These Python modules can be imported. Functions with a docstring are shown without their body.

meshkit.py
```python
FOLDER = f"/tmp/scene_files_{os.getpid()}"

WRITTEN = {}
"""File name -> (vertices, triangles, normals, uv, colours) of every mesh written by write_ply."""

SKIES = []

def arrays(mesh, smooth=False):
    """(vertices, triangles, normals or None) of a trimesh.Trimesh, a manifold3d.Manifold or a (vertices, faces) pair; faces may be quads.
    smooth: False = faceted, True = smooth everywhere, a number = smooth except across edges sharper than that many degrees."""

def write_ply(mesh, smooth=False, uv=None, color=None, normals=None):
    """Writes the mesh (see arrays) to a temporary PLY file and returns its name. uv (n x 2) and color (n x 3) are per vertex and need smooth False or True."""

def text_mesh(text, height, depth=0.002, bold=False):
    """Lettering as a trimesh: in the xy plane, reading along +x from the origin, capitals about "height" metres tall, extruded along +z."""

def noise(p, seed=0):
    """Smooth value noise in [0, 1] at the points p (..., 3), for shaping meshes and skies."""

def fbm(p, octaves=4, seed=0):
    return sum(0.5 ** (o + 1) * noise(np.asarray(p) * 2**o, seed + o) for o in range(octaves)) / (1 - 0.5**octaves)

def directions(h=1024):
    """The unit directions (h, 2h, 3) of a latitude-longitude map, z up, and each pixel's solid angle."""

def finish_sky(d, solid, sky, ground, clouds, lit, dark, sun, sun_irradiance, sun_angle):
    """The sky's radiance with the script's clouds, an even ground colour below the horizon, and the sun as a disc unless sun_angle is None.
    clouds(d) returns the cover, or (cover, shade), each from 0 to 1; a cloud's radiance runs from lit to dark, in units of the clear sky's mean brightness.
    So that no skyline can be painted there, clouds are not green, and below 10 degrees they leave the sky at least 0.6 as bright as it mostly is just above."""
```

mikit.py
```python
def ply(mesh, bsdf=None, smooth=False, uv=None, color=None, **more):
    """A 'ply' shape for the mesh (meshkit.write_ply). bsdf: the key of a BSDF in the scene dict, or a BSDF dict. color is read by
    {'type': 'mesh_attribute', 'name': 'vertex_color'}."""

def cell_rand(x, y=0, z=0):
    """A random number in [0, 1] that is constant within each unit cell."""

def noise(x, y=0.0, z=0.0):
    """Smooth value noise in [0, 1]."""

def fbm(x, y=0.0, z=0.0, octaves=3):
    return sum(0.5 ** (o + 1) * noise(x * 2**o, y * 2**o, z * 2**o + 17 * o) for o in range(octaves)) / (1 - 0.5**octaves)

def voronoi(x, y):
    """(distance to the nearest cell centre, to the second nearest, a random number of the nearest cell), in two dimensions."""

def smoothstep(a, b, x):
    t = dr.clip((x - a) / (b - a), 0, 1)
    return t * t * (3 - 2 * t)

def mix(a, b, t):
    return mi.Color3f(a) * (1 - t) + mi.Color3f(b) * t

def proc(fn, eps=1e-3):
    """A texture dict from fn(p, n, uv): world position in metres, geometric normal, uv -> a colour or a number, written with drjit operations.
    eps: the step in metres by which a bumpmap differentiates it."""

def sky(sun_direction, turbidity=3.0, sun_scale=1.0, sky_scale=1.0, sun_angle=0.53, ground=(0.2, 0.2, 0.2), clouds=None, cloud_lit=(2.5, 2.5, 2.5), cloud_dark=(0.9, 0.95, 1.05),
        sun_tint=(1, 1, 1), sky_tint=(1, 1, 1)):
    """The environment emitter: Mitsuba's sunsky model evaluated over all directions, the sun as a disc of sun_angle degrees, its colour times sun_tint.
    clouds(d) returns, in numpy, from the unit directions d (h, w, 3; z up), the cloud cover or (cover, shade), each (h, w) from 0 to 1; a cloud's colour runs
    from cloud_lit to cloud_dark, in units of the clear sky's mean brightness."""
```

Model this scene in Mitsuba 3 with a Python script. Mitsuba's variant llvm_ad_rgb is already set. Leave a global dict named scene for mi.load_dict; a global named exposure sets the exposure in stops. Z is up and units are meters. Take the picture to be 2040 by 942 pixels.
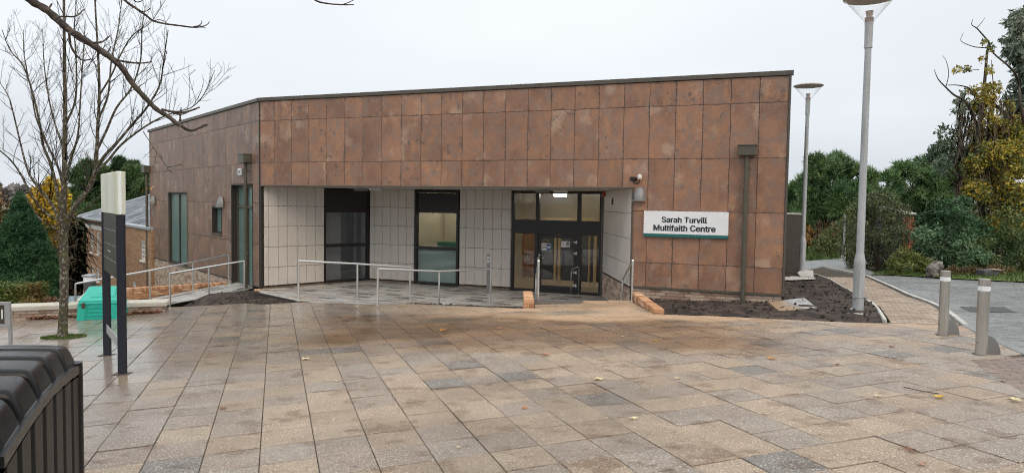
import math, random
import numpy as np, drjit as dr, mitsuba as mi, trimesh, shapely
from shapely.geometry import Polygon, box as sbox, Point, LineString
from shapely.ops import unary_union
import meshkit, mikit
from mikit import proc, noise, fbm, voronoi, cell_rand, smoothstep, mix

T = mi.ScalarTransform4f
scene, labels = {}, {}

# ------------------------------------------------------------------ camera, sky, exposure
F, PITCH, ROLL = 1380.9 / 2040, 0.0491, 0.0148
fwd = np.array([0, math.cos(PITCH), -math.sin(PITCH)])
_r = np.array([1.0, 0, 0]); _u = np.array([0, math.sin(PITCH), math.cos(PITCH)])
RIGHT = math.cos(ROLL) * _r + math.sin(ROLL) * _u
UP = -math.sin(ROLL) * _r + math.cos(ROLL) * _u
scene['camera'] = {'type': 'perspective', 'fov': math.degrees(2 * math.atan(0.5 / F)), 'fov_axis': 'x', 'near_clip': 0.1, 'far_clip': 3000.0,
                   'to_world': T().look_at(origin=[0, 0, 0], target=fwd.tolist(), up=UP.tolist())}


def overcast(d):
    el = np.clip(d[..., 2], 0, 1)
    n = meshkit.fbm(d / (0.12 + el[..., None]) * np.array([0.55, 0.55, 0.2]), 4, 3)
    shade = np.clip(1.0 - 0.92 * el ** 0.9 + 0.46 * (n - 0.5), 0, 1)
    return np.ones_like(el), shade


scene['sky'] = mikit.sky([0.35, -0.75, 0.62], turbidity=3, sun_scale=0.10, sun_angle=35, clouds=overcast,
                         cloud_lit=(2.35, 2.44, 2.52), cloud_dark=(1.31, 1.385, 1.48), sun_tint=(1, 0.97, 0.93))
exposure = 2.7

# ------------------------------------------------------------------ names
def numbered(name):
    if name not in scene and name not in taken:
        taken.add(name); return name
    k = 1
    while f'{name}_{k:03d}' in scene or f'{name}_{k:03d}' in taken:
        k += 1
    taken.add(f'{name}_{k:03d}')
    return f'{name}_{k:03d}'


taken, counter = set(), {}


def fast_numbered(name):
    k = counter.get(name, 0)
    counter[name] = k + 1
    return name if k == 0 else f'{name}_{k:03d}'


def thing(name, label, cat, group=None):
    key = fast_numbered(name)
    labels[key] = {'label': label, 'category': cat}
    if group:
        labels[key]['group'] = group
    return key


def put(name, mesh, bsdf, parent=None, smooth=False, label=None, kind=None, color=None, **more):
    key = fast_numbered(f'{parent}__{name}' if parent else name)
    scene[key] = mikit.ply(mesh, bsdf, smooth=smooth, color=color, **more)
    if label or kind:
        labels[key] = {}
        if label: labels[key]['label'] = label
        if kind: labels[key]['kind'] = kind
    return key


def solo(name, mesh, bsdf, label, cat, group=None, **k):
    key = put(name, mesh, bsdf, **k)
    labels[key] = {'label': label, 'category': cat}
    if group: labels[key]['group'] = group
    return key


# ------------------------------------------------------------------ mesh helpers: meshes are (vertices, triangles)
BOXF = np.array([[0, 2, 1], [0, 3, 2], [4, 5, 6], [4, 6, 7], [0, 1, 5], [0, 5, 4], [1, 2, 6], [1, 6, 5], [2, 3, 7], [2, 7, 6], [3, 0, 4], [3, 4, 7]])


def join(*ms):
    ms = [m for m in ms if m is not None and len(m[1])]
    at = np.cumsum([0] + [len(m[0]) for m in ms])
    return np.vstack([m[0] for m in ms]), np.vstack([np.asarray(m[1]) + a for m, a in zip(ms, at)])


def box(o, ex, ey, ez):
    """a block from corner o along three edge vectors"""
    o, ex, ey, ez = (np.asarray(v, float) for v in (o, ex, ey, ez))
    if np.dot(np.cross(ex, ey), ez) < 0:
        ex, ey = ey, ex
    v = np.array([o, o + ex, o + ex + ey, o + ey])
    return np.vstack([v, v + ez]), BOXF


def rbox(o, ex, ey, ez, c=0.006):
    """a block with chamfered edges"""
    o, ex, ey, ez = (np.asarray(v, float) for v in (o, ex, ey, ez))
    if np.dot(np.cross(ex, ey), ez) < 0:
        ex, ey = ey, ex
    L = [np.linalg.norm(e) for e in (ex, ey, ez)]
    c = min(c, *(l * 0.45 for l in L))
    pts = []
    for a in (0, 1):
        for b in (0, 1):
            for g in (0, 1):
                for k in range(3):
                    t = [abs(w - (c / L[i] if i != k else 0)) for i, w in enumerate((a, b, g))]
                    pts.append(o + ex * t[0] + ey * t[1] + ez * t[2])
    h = trimesh.Trimesh(np.array(pts), process=False).convex_hull
    return np.array(h.vertices), np.array(h.faces)


def cbox(c, sx, sy, sz, rz=0.0, r=0.0):
    ca, sa = math.cos(rz), math.sin(rz)
    ex, ey, ez = np.array([ca, sa, 0]) * sx, np.array([-sa, ca, 0]) * sy, np.array([0, 0, sz])
    o = np.asarray(c, float) - ex / 2 - ey / 2 - ez / 2
    return rbox(o, ex, ey, ez, r) if r else box(o, ex, ey, ez)


def poly_tris(poly):
    v, f = trimesh.creation.triangulate_polygon(poly, engine='earcut')
    return np.asarray(v, float), np.asarray(f, int)


def geoms(p):
    return [g for g in getattr(p, 'geoms', [p]) if isinstance(g, Polygon) and g.area > 1e-5]


def prism(poly, o, ex, ey, depth, c=0.0):
    """the 2-D polygon laid out from o along ex, ey and given a thickness (a vector); the far side at o + depth is the face"""
    o, ex, ey, depth = (np.asarray(v, float) for v in (o, ex, ey, depth))
    out = []
    for g in geoms(poly):
        g = shapely.geometry.polygon.orient(g)
        v, f = poly_tris(g)
        a = v[:, 1] * 0
        P = o + v[:, :1] * ex + v[:, 1:2] * ey
        up = np.dot(np.cross(ex, ey), depth) > 0
        fr = f.copy()
        n0 = np.cross(np.append(v[f[0, 1]] - v[f[0, 0]], 0), np.append(v[f[0, 2]] - v[f[0, 0]], 0))[2]
        if (n0 > 0) != up:
            fr = fr[:, ::-1]
        out += [(P + depth, fr), (P, fr[:, ::-1])]
        for ring in [g.exterior, *g.interiors]:
            q = np.array(ring.coords)[:-1]
            Q = o + q[:, :1] * ex + q[:, 1:2] * ey
            n = len(Q); i = np.arange(n); j = (i + 1) % n
            quads = np.vstack([np.stack([i, j, j + n], 1), np.stack([i, j + n, i + n], 1)])
            out.append((np.vstack([Q, Q + depth]), quads if up else quads[:, ::-1]))
    return join(*out) if out else None


def tube(points, radii, sides=8, cap=True):
    p = np.asarray(points, float)
    t = np.gradient(p, axis=0)
    t /= np.linalg.norm(t, axis=1, keepdims=True) + 1e-12
    ref = np.array([0, 0, 1.0]) if abs(t[:, 2]).mean() < 0.8 else np.array([1.0, 0, 0])
    a = np.cross(t, ref); a /= np.linalg.norm(a, axis=1, keepdims=True) + 1e-12
    b = np.cross(t, a)
    ang = np.arange(sides) * 2 * np.pi / sides
    r = np.broadcast_to(radii, (len(p),))[:, None, None]
    v = p[:, None] + r * (np.cos(ang)[None, :, None] * a[:, None] + np.sin(ang)[None, :, None] * b[:, None])
    i, j = np.meshgrid(np.arange(len(p) - 1), np.arange(sides), indexing='ij')
    q0, q1 = i * sides + j, i * sides + (j + 1) % sides
    f = np.vstack([np.stack([q0, q1, q1 + sides], -1).reshape(-1, 3), np.stack([q0, q1 + sides, q0 + sides], -1).reshape(-1, 3)])
    f = f[:, ::-1]
    v = v.reshape(-1, 3)
    if cap:
        n = len(v)
        v = np.vstack([v, p[0], p[-1]])
        k = np.arange(sides); k2 = (k + 1) % sides
        f = np.vstack([f, np.stack([k * 0 + n, k2, k], 1)[:, ::-1], np.stack([k * 0 + n + 1, k + n - sides, k2 + n - sides], 1)[:, ::-1]])
        # outward winding
    m = trimesh.Trimesh(v, f, process=False)
    if m.volume < 0:
        f = f[:, ::-1]
    return v, f


def cyl(p0, p1, r0, r1=None, sides=20):
    return tube([p0, p1], [r0, r0 if r1 is None else r1], sides)


def lathe(profile, center, sides=28):
    """profile of (radius, z)"""
    pr = np.asarray(profile, float)
    ang = np.arange(sides) * 2 * np.pi / sides
    v = np.stack([pr[:, None, 0] * np.cos(ang), pr[:, None, 0] * np.sin(ang), np.repeat(pr[:, 1:2], sides, 1)], -1).reshape(-1, 3) + np.asarray(center, float)
    i, j = np.meshgrid(np.arange(len(pr) - 1), np.arange(sides), indexing='ij')
    q0, q1 = i * sides + j, i * sides + (j + 1) % sides
    f = np.vstack([np.stack([q0, q1, q1 + sides], -1).reshape(-1, 3), np.stack([q0, q1 + sides, q0 + sides], -1).reshape(-1, 3)])
    return v, f


def smooth_path(pts, n=6):
    """a polyline rounded by Catmull-Rom"""
    p = np.asarray(pts, float)
    q = np.vstack([2 * p[0] - p[1], p, 2 * p[-1] - p[-2]])
    out = []
    for i in range(1, len(q) - 2):
        for s in np.linspace(0, 1, n, endpoint=False):
            a, b, c, d_ = q[i - 1], q[i], q[i + 1], q[i + 2]
            out.append(0.5 * (2 * b + (c - a) * s + (2 * a - 5 * b + 4 * c - d_) * s ** 2 + (3 * b - a - 3 * c + d_) * s ** 3))
    return np.array(out + [p[-1]])


def at(px, py, y):
    """the point y metres ahead that lies in this direction of the survey photograph (2040 x 942)"""
    a = (px - 1020) / 1380.9 * RIGHT - (py - 471) / 1380.9 * UP + fwd
    return a * (y / a[1])


def ss(a, b, x):
    t = np.clip((x - a) / (b - a), 0, 1)
    return t * t * (3 - 2 * t)


def G(x, y):
    """height of the finished ground (plaza, footpath and road), eye level = 0"""
    x, y = np.asarray(x, float), np.asarray(y, float)
    X, Y = np.clip(x, -14, 9) / 10, (np.clip(y, 1, 20) - 8) / 10
    zq = -2.1046 + .3863 * X - .1937 * Y + .0129 * X * X - .1203 * X * Y - .0661 * Y * Y - .39 * ss(15.5, 18.6, y) * ss(-5.5, -8.5, x)
    zr = -1.97 + .03 * (np.clip(x, 0, 16) - 6.5) - .035 * (np.clip(y, 4, 26) - 12)
    wr = np.maximum(ss(2.5, 7, x) * ss(11.5, 15, y), ss(7, 9, x))
    return zq * (1 - wr) + zr * wr


def drape(poly, zf, cell=0.5, off=0.0, rough=0.0, scale=1.0, seed=0):
    """a sheet over the polygon that follows zf(x, y)"""
    x0, y0, x1, y1 = poly.bounds
    cells = []
    prep = shapely.prepared.prep(poly)
    for a in np.arange(x0, x1, cell):
        for b in np.arange(y0, y1, cell):
            c = sbox(a, b, a + cell, b + cell)
            if prep.contains(c):
                cells.append(np.array(c.exterior.coords)[:-1])
            elif prep.intersects(c):
                for g in geoms(c.intersection(poly)):
                    cells.append(g)
    V, Fc, n = [], [], 0
    for c in cells:
        if isinstance(c, Polygon):
            v, f = poly_tris(c)
        else:
            v, f = c, np.array([[0, 1, 2], [0, 2, 3]])
        V.append(v); Fc.append(f + n); n += len(v)
    v, f = np.vstack(V), np.vstack(Fc)
    v, inv = np.unique(np.round(v, 5), axis=0, return_inverse=True)
    f = inv.reshape(-1)[f]
    z = zf(v[:, 0], v[:, 1]) + off
    if rough:
        z = z + rough * (meshkit.fbm(np.column_stack([v * scale, z * 0]), 4, seed) - 0.5) * 2
    P = np.column_stack([v, z])
    nz = np.cross(P[f[:, 1]] - P[f[:, 0]], P[f[:, 2]] - P[f[:, 0]])[:, 2]
    f = f[np.abs(nz) > 1e-9]; nz = nz[np.abs(nz) > 1e-9]
    f[nz < 0] = f[nz < 0][:, ::-1]
    return P, f


# ------------------------------------------------------------------ materials
def mat(name, color, rough=0.6, metal=0.0, two=False, bump=None, bscale=1.0, **more):
    c = {'type': 'rgb', 'value': list(color)} if isinstance(color, (tuple, list)) else color
    b = {'type': 'principled', 'base_color': c, 'roughness': rough if isinstance(rough, (float, int)) else rough, 'metallic': metal, **more}
    if bump is not None:
        b = {'type': 'bumpmap', 'arbitrary': proc(*bump) if isinstance(bump, tuple) else proc(bump), 'scale': bscale, 'bsdf': b}
    if two:
        b = {'type': 'twosided', 'bsdf': b}
    scene['mat_' + name] = b
    return 'mat_' + name


CORN = np.array([-7.4073, 20.3486])
YAW = 0.3737
D2 = np.array([math.cos(YAW), -math.sin(YAW)]); N2 = np.array([math.sin(YAW), math.cos(YAW)])
L2 = np.array([-0.64411, 0.76493]); M2 = np.array([0.76493, 0.64411])     # side wing: along, into the building
D3, N3, L3, M3, Z3 = (np.append(v, 0) for v in (D2, N2, L2, M2, [0, 0])); Z3 = np.array([0, 0, 1.0])


def fac(u, v, z):
    return np.array([*(CORN + u * D2 + v * N2), z])


def win(t, v, z):
    return np.array([*(CORN + t * L2 + v * M2), z])


def clad_fn(ax, offset, tint):
    def fn(p, n, uv):
        u = (p.x - CORN[0]) * float(ax[0]) + (p.y - CORN[1]) * float(ax[1])
        k = (u + offset) / 0.6
        rowf = (p.z + 1.358) / 1.2049
        r = cell_rand(k, rowf, 3); r2 = cell_rand(k, rowf, 7)
        a = fbm(u * 2.2 + r * 90, p.z * 1.7 + r2 * 60, 1.3, 4)
        b = fbm(u * 7 + r * 50, p.z * 6 + r2 * 40, 4.1, 4)
        fine = fbm(u * 40, p.z * 40, 2.0, 2)
        fx = (k - dr.floor(k)) * 0.6; fx = dr.minimum(fx, 0.6 - fx)
        fz = (rowf - dr.floor(rowf)) * 1.2049; fz = dr.minimum(fz, 1.2049 - fz)
        c2 = fbm(u * 5 + r2 * 80, p.z * 2.1 + r * 30, 6.1, 4)
        ragged = fbm(u * 16 + r * 9, p.z * 16, 3.0, 3)
        e = dr.minimum(fx + 0.10 * (c2 - 0.42), fz + 0.13 * (b - 0.38)) + 0.075 * (ragged - 0.5)
        col = mix((0.212, 0.118, 0.082), (0.300, 0.165, 0.108), smoothstep(0.30, 0.66, a))
        col = mix(col, mi.Color3f(0.335, 0.180, 0.105), 0.8 * smoothstep(0.52, 0.70, c2) * smoothstep(0.35, 0.6, r2 + 0.3 * a))
        col = mix(col, mi.Color3f(0.232, 0.158, 0.128), 0.8 * smoothstep(0.46, 0.70, b))
        col = mix(col, mi.Color3f(0.420, 0.300, 0.225), 0.62 * smoothstep(0.56, 0.76, fbm(u * 2.6 + r2 * 70, p.z * 2.2 + 9 * r, 7.7, 5)))
        grey = mi.Color3f(0.118, 0.092, 0.082)
        col = mix(col, grey, 0.74 * (1 - smoothstep(-0.004, 0.024, e)))
        pits = fbm(u * 9 + r * 30, p.z * 8 - r2 * 20, 3.3, 4)
        col = mix(col, grey, 0.75 * smoothstep(0.635, 0.70, pits) * smoothstep(0.50, 0.62, c2 * 0.5 + 0.5 * r2))
        return col * (0.86 + 0.20 * r) * (0.84 + 0.32 * fine) * mi.Color3f(*tint)
    return fn


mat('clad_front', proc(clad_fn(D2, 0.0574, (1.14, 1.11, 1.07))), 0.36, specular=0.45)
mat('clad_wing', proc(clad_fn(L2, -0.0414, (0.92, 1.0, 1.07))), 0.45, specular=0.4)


def tile_fn(p, n, uv):
    r = fbm(p.x * 1.5, p.y * 1.5, p.z * 0.9, 3)
    return mi.Color3f(0.60, 0.555, 0.505) * (0.90 + 0.2 * r)


def rib_bump(p, n, uv):
    s = dr.sin(p.z * (2 * math.pi / 0.024))
    return s * 0.5 + 0.5


mat('tile', proc(tile_fn), 0.5, bump=(rib_bump, 1e-3), bscale=0.0016)
mat('frame', (0.016, 0.014, 0.014), 0.42)
mat('frame_panel', (0.020, 0.016, 0.017), 0.5)
mat('trim', (0.090, 0.080, 0.062), 0.42, specular=0.5)
mat('trim_dark', (0.035, 0.031, 0.026), 0.5)
mat('pipe', (0.088, 0.080, 0.060), 0.40)
mat('backing', (0.012, 0.010, 0.009), 0.9)
mat('soffit', (0.42, 0.40, 0.37), 0.6)
mat('white_paint', (0.62, 0.62, 0.60), 0.45)
mat('white_plastic', (0.72, 0.72, 0.70), 0.35)
mat('grey_plastic', (0.23, 0.23, 0.23), 0.45)
mat('grey_metal_lamp', (0.25, 0.25, 0.245), 0.45, 0.3)
mat('black_plastic', (0.016, 0.016, 0.017), 0.38)
mat('red_plastic', (0.35, 0.02, 0.015), 0.35)
mat('sign_white', (0.80, 0.82, 0.85), 0.35)
mat('sign_green', (0.012, 0.125, 0.120), 0.4)
mat('sign_ink', (0.010, 0.020, 0.030), 0.5)
mat('steel', (0.74, 0.74, 0.73), 0.28, 0.85)
mat('steel_dark', (0.28, 0.28, 0.28), 0.35, 0.8)


def brushed(p, n, uv):
    return mi.Color3f(0.50, 0.475, 0.43) * (0.82 + 0.30 * noise(p.x * 260, p.y * 260, p.z * 4)) * (0.85 + 0.25 * fbm(p.x * 8, p.y * 8, p.z * 3))


mat('bollard', proc(brushed), 0.36, 0.75)


def galv(p, n, uv):
    m = fbm(p.x * 9, p.y * 9, p.z * 1.2, 3)
    g = smoothstep(0.55, 0.75, fbm(p.x * 5 + 7, p.y * 5, p.z * 0.7 + 3, 3))
    return mix(mi.Color3f(0.40, 0.415, 0.43) * (0.8 + 0.4 * m), mi.Color3f(0.27, 0.30, 0.26), 0.5 * g)


mat('lamp_post', proc(galv), 0.5, 0.15)
mat('lamp_disc', (0.50, 0.43, 0.39), 0.5)
scene['mat_acrylic'] = {'type': 'thindielectric', 'int_ior': 1.25}
scene['mat_glass'] = {'type': 'thindielectric', 'int_ior': 1.55}
mat('glass_film', (0.13, 0.205, 0.190), 0.24, specular=0.45, two=True)
scene['mat_glass_teal'] = {'type': 'thindielectric', 'int_ior': 1.62, 'specular_transmittance': {'type': 'rgb', 'value': [0.52, 0.72, 0.68]}}
mat('blind_teal', (0.20, 0.29, 0.27), 0.6)
mat('blind_grey', (0.24, 0.25, 0.26), 0.7)


def brick_fn(base, spread, blot):
    def fn(p, n, uv):
        k = fbm(p.x * 3.3, p.y * 3.3, p.z * 5.1, 2)
        b = fbm(p.x * 26, p.y * 26, p.z * 26, 3)
        c = mix(base, spread, smoothstep(0.3, 0.7, k))
        return mix(c, blot, 0.55 * smoothstep(0.5, 0.75, b)) * (0.8 + 0.4 * noise(p.x * 140, p.y * 140, p.z * 140))
    return fn


for i, (a, b_, c) in enumerate([((0.47, 0.245, 0.125), (0.56, 0.33, 0.185), (0.40, 0.18, 0.09)), ((0.56, 0.35, 0.21), (0.64, 0.44, 0.29), (0.46, 0.25, 0.13)),
                                ((0.33, 0.155, 0.08), (0.42, 0.22, 0.12), (0.26, 0.12, 0.065))]):
    mat(f'orange_brick_{i}', proc(brick_fn(a, b_, c)), 0.85)
for i, (a, b_, c) in enumerate([((0.43, 0.33, 0.26), (0.50, 0.40, 0.32), (0.36, 0.25, 0.19)), ((0.28, 0.185, 0.14), (0.36, 0.26, 0.20), (0.22, 0.13, 0.10))]):
    mat(f'pale_brick_{i}', proc(brick_fn(a, b_, c)), 0.9)
mat('mortar', (0.22, 0.18, 0.15), 0.95)
mat('mortar_tan', (0.25, 0.185, 0.13), 0.95)


def wet_map(p):
    """how wet the paving is: the puddly left side and a few patches"""
    a = smoothstep(-1.0, -5.5, p.x - 0.12 * (p.y - 8) + 2.2 * (fbm(p.x * 0.5, p.y * 0.5, 0.0, 3) - 0.5))
    b = smoothstep(0.52, 0.72, fbm(p.x * 0.8 + 5, p.y * 0.8, 0.0, 3))
    return dr.clip(a + 0.45 * b, 0, 1)


def slab_fn(c0, c1, speck, dark):
    def fn(p, n, uv):
        big = fbm(p.x * 3.1, p.y * 3.1, 0.0, 4)
        sp = noise(p.x * 120, p.y * 120, 0.0)
        sp2 = noise(p.x * 150 + 31, p.y * 150, 0.0)
        col = mix(c0, c1, smoothstep(0.3, 0.7, big))
        col = mix(col, mi.Color3f(*speck), 0.85 * smoothstep(0.70, 0.86, sp))
        col = mix(col, mi.Color3f(*dark), 0.75 * smoothstep(0.66, 0.84, sp2))
        sm = fbm(p.x * 4.1 + 11, p.y * 6.0, 0.0, 5)
        col = col * mix((1, 1, 1), (0.62, 0.55, 0.50), smoothstep(0.57, 0.72, sm) * (0.4 + 0.6 * noise(p.x * 40, p.y * 40, 0.0)))                                # worn brown smudges
        # brown run-off dirt below the new planting beds, pale clay wash nearer to them
        s = p.y + 0.16 * p.x + 1.1 * (fbm(p.x * 0.55, p.y * 0.8, 2.0, 3) - 0.5)
        band = smoothstep(9.2, 10.6, s) * smoothstep(14.0, 12.9, s) * smoothstep(-4.5, -2.5, p.x) * smoothstep(5.0, 2.6, p.x) * (0.55 + 0.9 * fbm(p.x * 1.4, p.y * 2.0, 5.0, 3))
        col = mix(col, col * mi.Color3f(0.60, 0.47, 0.36), dr.clip(band, 0, 1))
        wash = smoothstep(12.9, 13.5, s + 0.25 * dr.maximum(p.x - 3, 0)) * smoothstep(-3.5, -0.5, p.x)
        col = mix(col, mi.Color3f(0.50, 0.36, 0.235), 0.62 * wash * smoothstep(0.25, 0.6, fbm(p.x * 1.3 + 3, p.y * 1.8, 1.0, 3)))
        return col * (1 - 0.30 * wet_map(p)) * mi.Color3f(1.07, 1.0, 0.93)
    return fn


def slab_rough(p, n, uv):
    return 0.62 - 0.44 * wet_map(p) + 0.1 * (noise(p.x * 60, p.y * 60, 0.0) - 0.5)


SLABS = [('buff', (0.292, 0.240, 0.184), (0.340, 0.284, 0.222), (0.60, 0.54, 0.46), (0.14, 0.11, 0.085), 30),
         ('tan', (0.262, 0.210, 0.160), (0.305, 0.250, 0.194), (0.55, 0.49, 0.42), (0.12, 0.095, 0.075), 22),
         ('mauve', (0.238, 0.200, 0.170), (0.278, 0.238, 0.204), (0.54, 0.50, 0.46), (0.10, 0.085, 0.075), 28),
         ('grey', (0.242, 0.214, 0.186), (0.284, 0.256, 0.226), (0.58, 0.55, 0.52), (0.11, 0.10, 0.09), 14),
         ('slate', (0.160, 0.152, 0.142), (0.196, 0.188, 0.176), (0.50, 0.50, 0.49), (0.06, 0.06, 0.06), 6)]
for nme, a, b_, c, e, _ in SLABS:
    mat('slab_' + nme, proc(slab_fn(a, b_, c, e)), proc(slab_rough), specular=0.5)
SLAB_KEYS = ['mat_slab_' + s[0] for s in SLABS]
SLAB_W = [s[5] for s in SLABS]


def block_fn(a, b_, wet=0.0):
    def fn(p, n, uv):
        k = fbm(p.x * 1.3, p.y * 1.3, 0.0, 3)
        f_ = noise(p.x * 120, p.y * 120, 0.0)
        return mix(a, b_, smoothstep(0.3, 0.7, k)) * (0.78 + 0.44 * f_)
    return fn


for i, (a, b_) in enumerate([((0.30, 0.225, 0.165), (0.36, 0.275, 0.205)), ((0.255, 0.185, 0.135), (0.31, 0.235, 0.175)), ((0.33, 0.26, 0.20), (0.39, 0.315, 0.245))]):
    mat(f'tan_block_{i}', proc(block_fn(a, b_)), 0.6)
for i, (a, b_) in enumerate([((0.19, 0.20, 0.20), (0.24, 0.25, 0.25)), ((0.16, 0.17, 0.172), (0.21, 0.22, 0.22)), ((0.22, 0.225, 0.222), (0.27, 0.275, 0.27))]):
    mat(f'road_block_{i}', proc(block_fn(a, b_)), 0.36, specular=0.5)
for i, (a, b_) in enumerate([((0.215, 0.155, 0.125), (0.26, 0.195, 0.16)), ((0.185, 0.14, 0.115), (0.235, 0.18, 0.15))]):
    mat(f'brown_block_{i}', proc(block_fn(a, b_)), 0.5)
for i, (a, b_) in enumerate([((0.36, 0.35, 0.33), (0.42, 0.41, 0.385)), ((0.10, 0.10, 0.10), (0.135, 0.135, 0.13)), ((0.24, 0.205, 0.175), (0.30, 0.255, 0.215)), ((0.27, 0.265, 0.255), (0.33, 0.32, 0.305))]):
    mat(f'terrace_block_{i}', proc(block_fn(a, b_)), 0.5)
mat('joint_sand', (0.062, 0.052, 0.040), 0.95)
mat('bed_mortar', (0.10, 0.09, 0.08), 0.95)


def soil_fn(p, n, uv):
    a = fbm(p.x * 5, p.y * 5, 0.0, 4); b = noise(p.x * 55, p.y * 55, p.z * 55)
    c = mix((0.020, 0.014, 0.011), (0.062, 0.043, 0.033), smoothstep(0.3, 0.7, a))
    return mix(c, mi.Color3f(0.13, 0.10, 0.08), 0.7 * smoothstep(0.80, 0.93, b))


mat('soil', proc(soil_fn), 0.8)
mat('soil_clod', (0.036, 0.026, 0.020), 0.85)


def grass_fn(p, n, uv):
    a = fbm(p.x * 0.8, p.y * 0.8, 0.0, 4); b = noise(p.x * 40, p.y * 40, 0.0)
    return mix((0.050, 0.085, 0.018), (0.100, 0.150, 0.030), smoothstep(0.3, 0.7, a)) * (0.7 + 0.6 * b)


mat('grass', proc(grass_fn), 0.9)


def earth_fn(p, n, uv):
    a = fbm(p.x * 0.35, p.y * 0.35, 0.0, 4); b = noise(p.x * 9, p.y * 9, 0.0)
    return mix((0.045, 0.055, 0.020), (0.075, 0.055, 0.030), smoothstep(0.4, 0.65, a)) * (0.7 + 0.6 * b)


mat('earth', proc(earth_fn), 0.95)
mat('hill', (0.16, 0.19, 0.20), 0.95)


def conc_fn(p, n, uv):
    a = fbm(p.x * 4, p.y * 4, p.z * 4, 4); b = noise(p.x * 90, p.y * 90, p.z * 90)
    return mix((0.40, 0.385, 0.35), (0.50, 0.485, 0.45), smoothstep(0.3, 0.7, a)) * (0.85 + 0.3 * b)


mat('concrete', proc(conc_fn), 0.75)


def cope_fn(p, n, uv):
    a = fbm(p.x * 2.2, p.y * 2.2, p.z * 6, 4); b = noise(p.x * 60, p.y * 60, p.z * 60)
    g = smoothstep(0.5, 0.72, fbm(p.x * 1.2 + 4, p.y * 1.2, p.z * 3, 3))
    return mix(mix((0.42, 0.39, 0.33), (0.52, 0.49, 0.43), a), mi.Color3f(0.27, 0.25, 0.16), 0.6 * g) * (0.85 + 0.3 * b)


mat('coping', proc(cope_fn), 0.7)


def plate_fn(p, n, uv):
    s = smoothstep(-0.25, 0.25, (p.x - 5.75) + 0.5 * (fbm(p.x * 3, p.y * 3, 0.0, 3) - 0.5))
    m = smoothstep(0.55, 0.7, fbm(p.x * 6, p.y * 9, 1.0, 3)) * s
    c = mix((0.30, 0.205, 0.125), (0.37, 0.37, 0.36), s)
    return mix(c, mi.Color3f(0.10, 0.075, 0.055), 0.75 * m)


mat('cover_plate', proc(plate_fn), 0.5)
mat('iron', (0.075, 0.075, 0.078), 0.55, 0.3)


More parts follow.
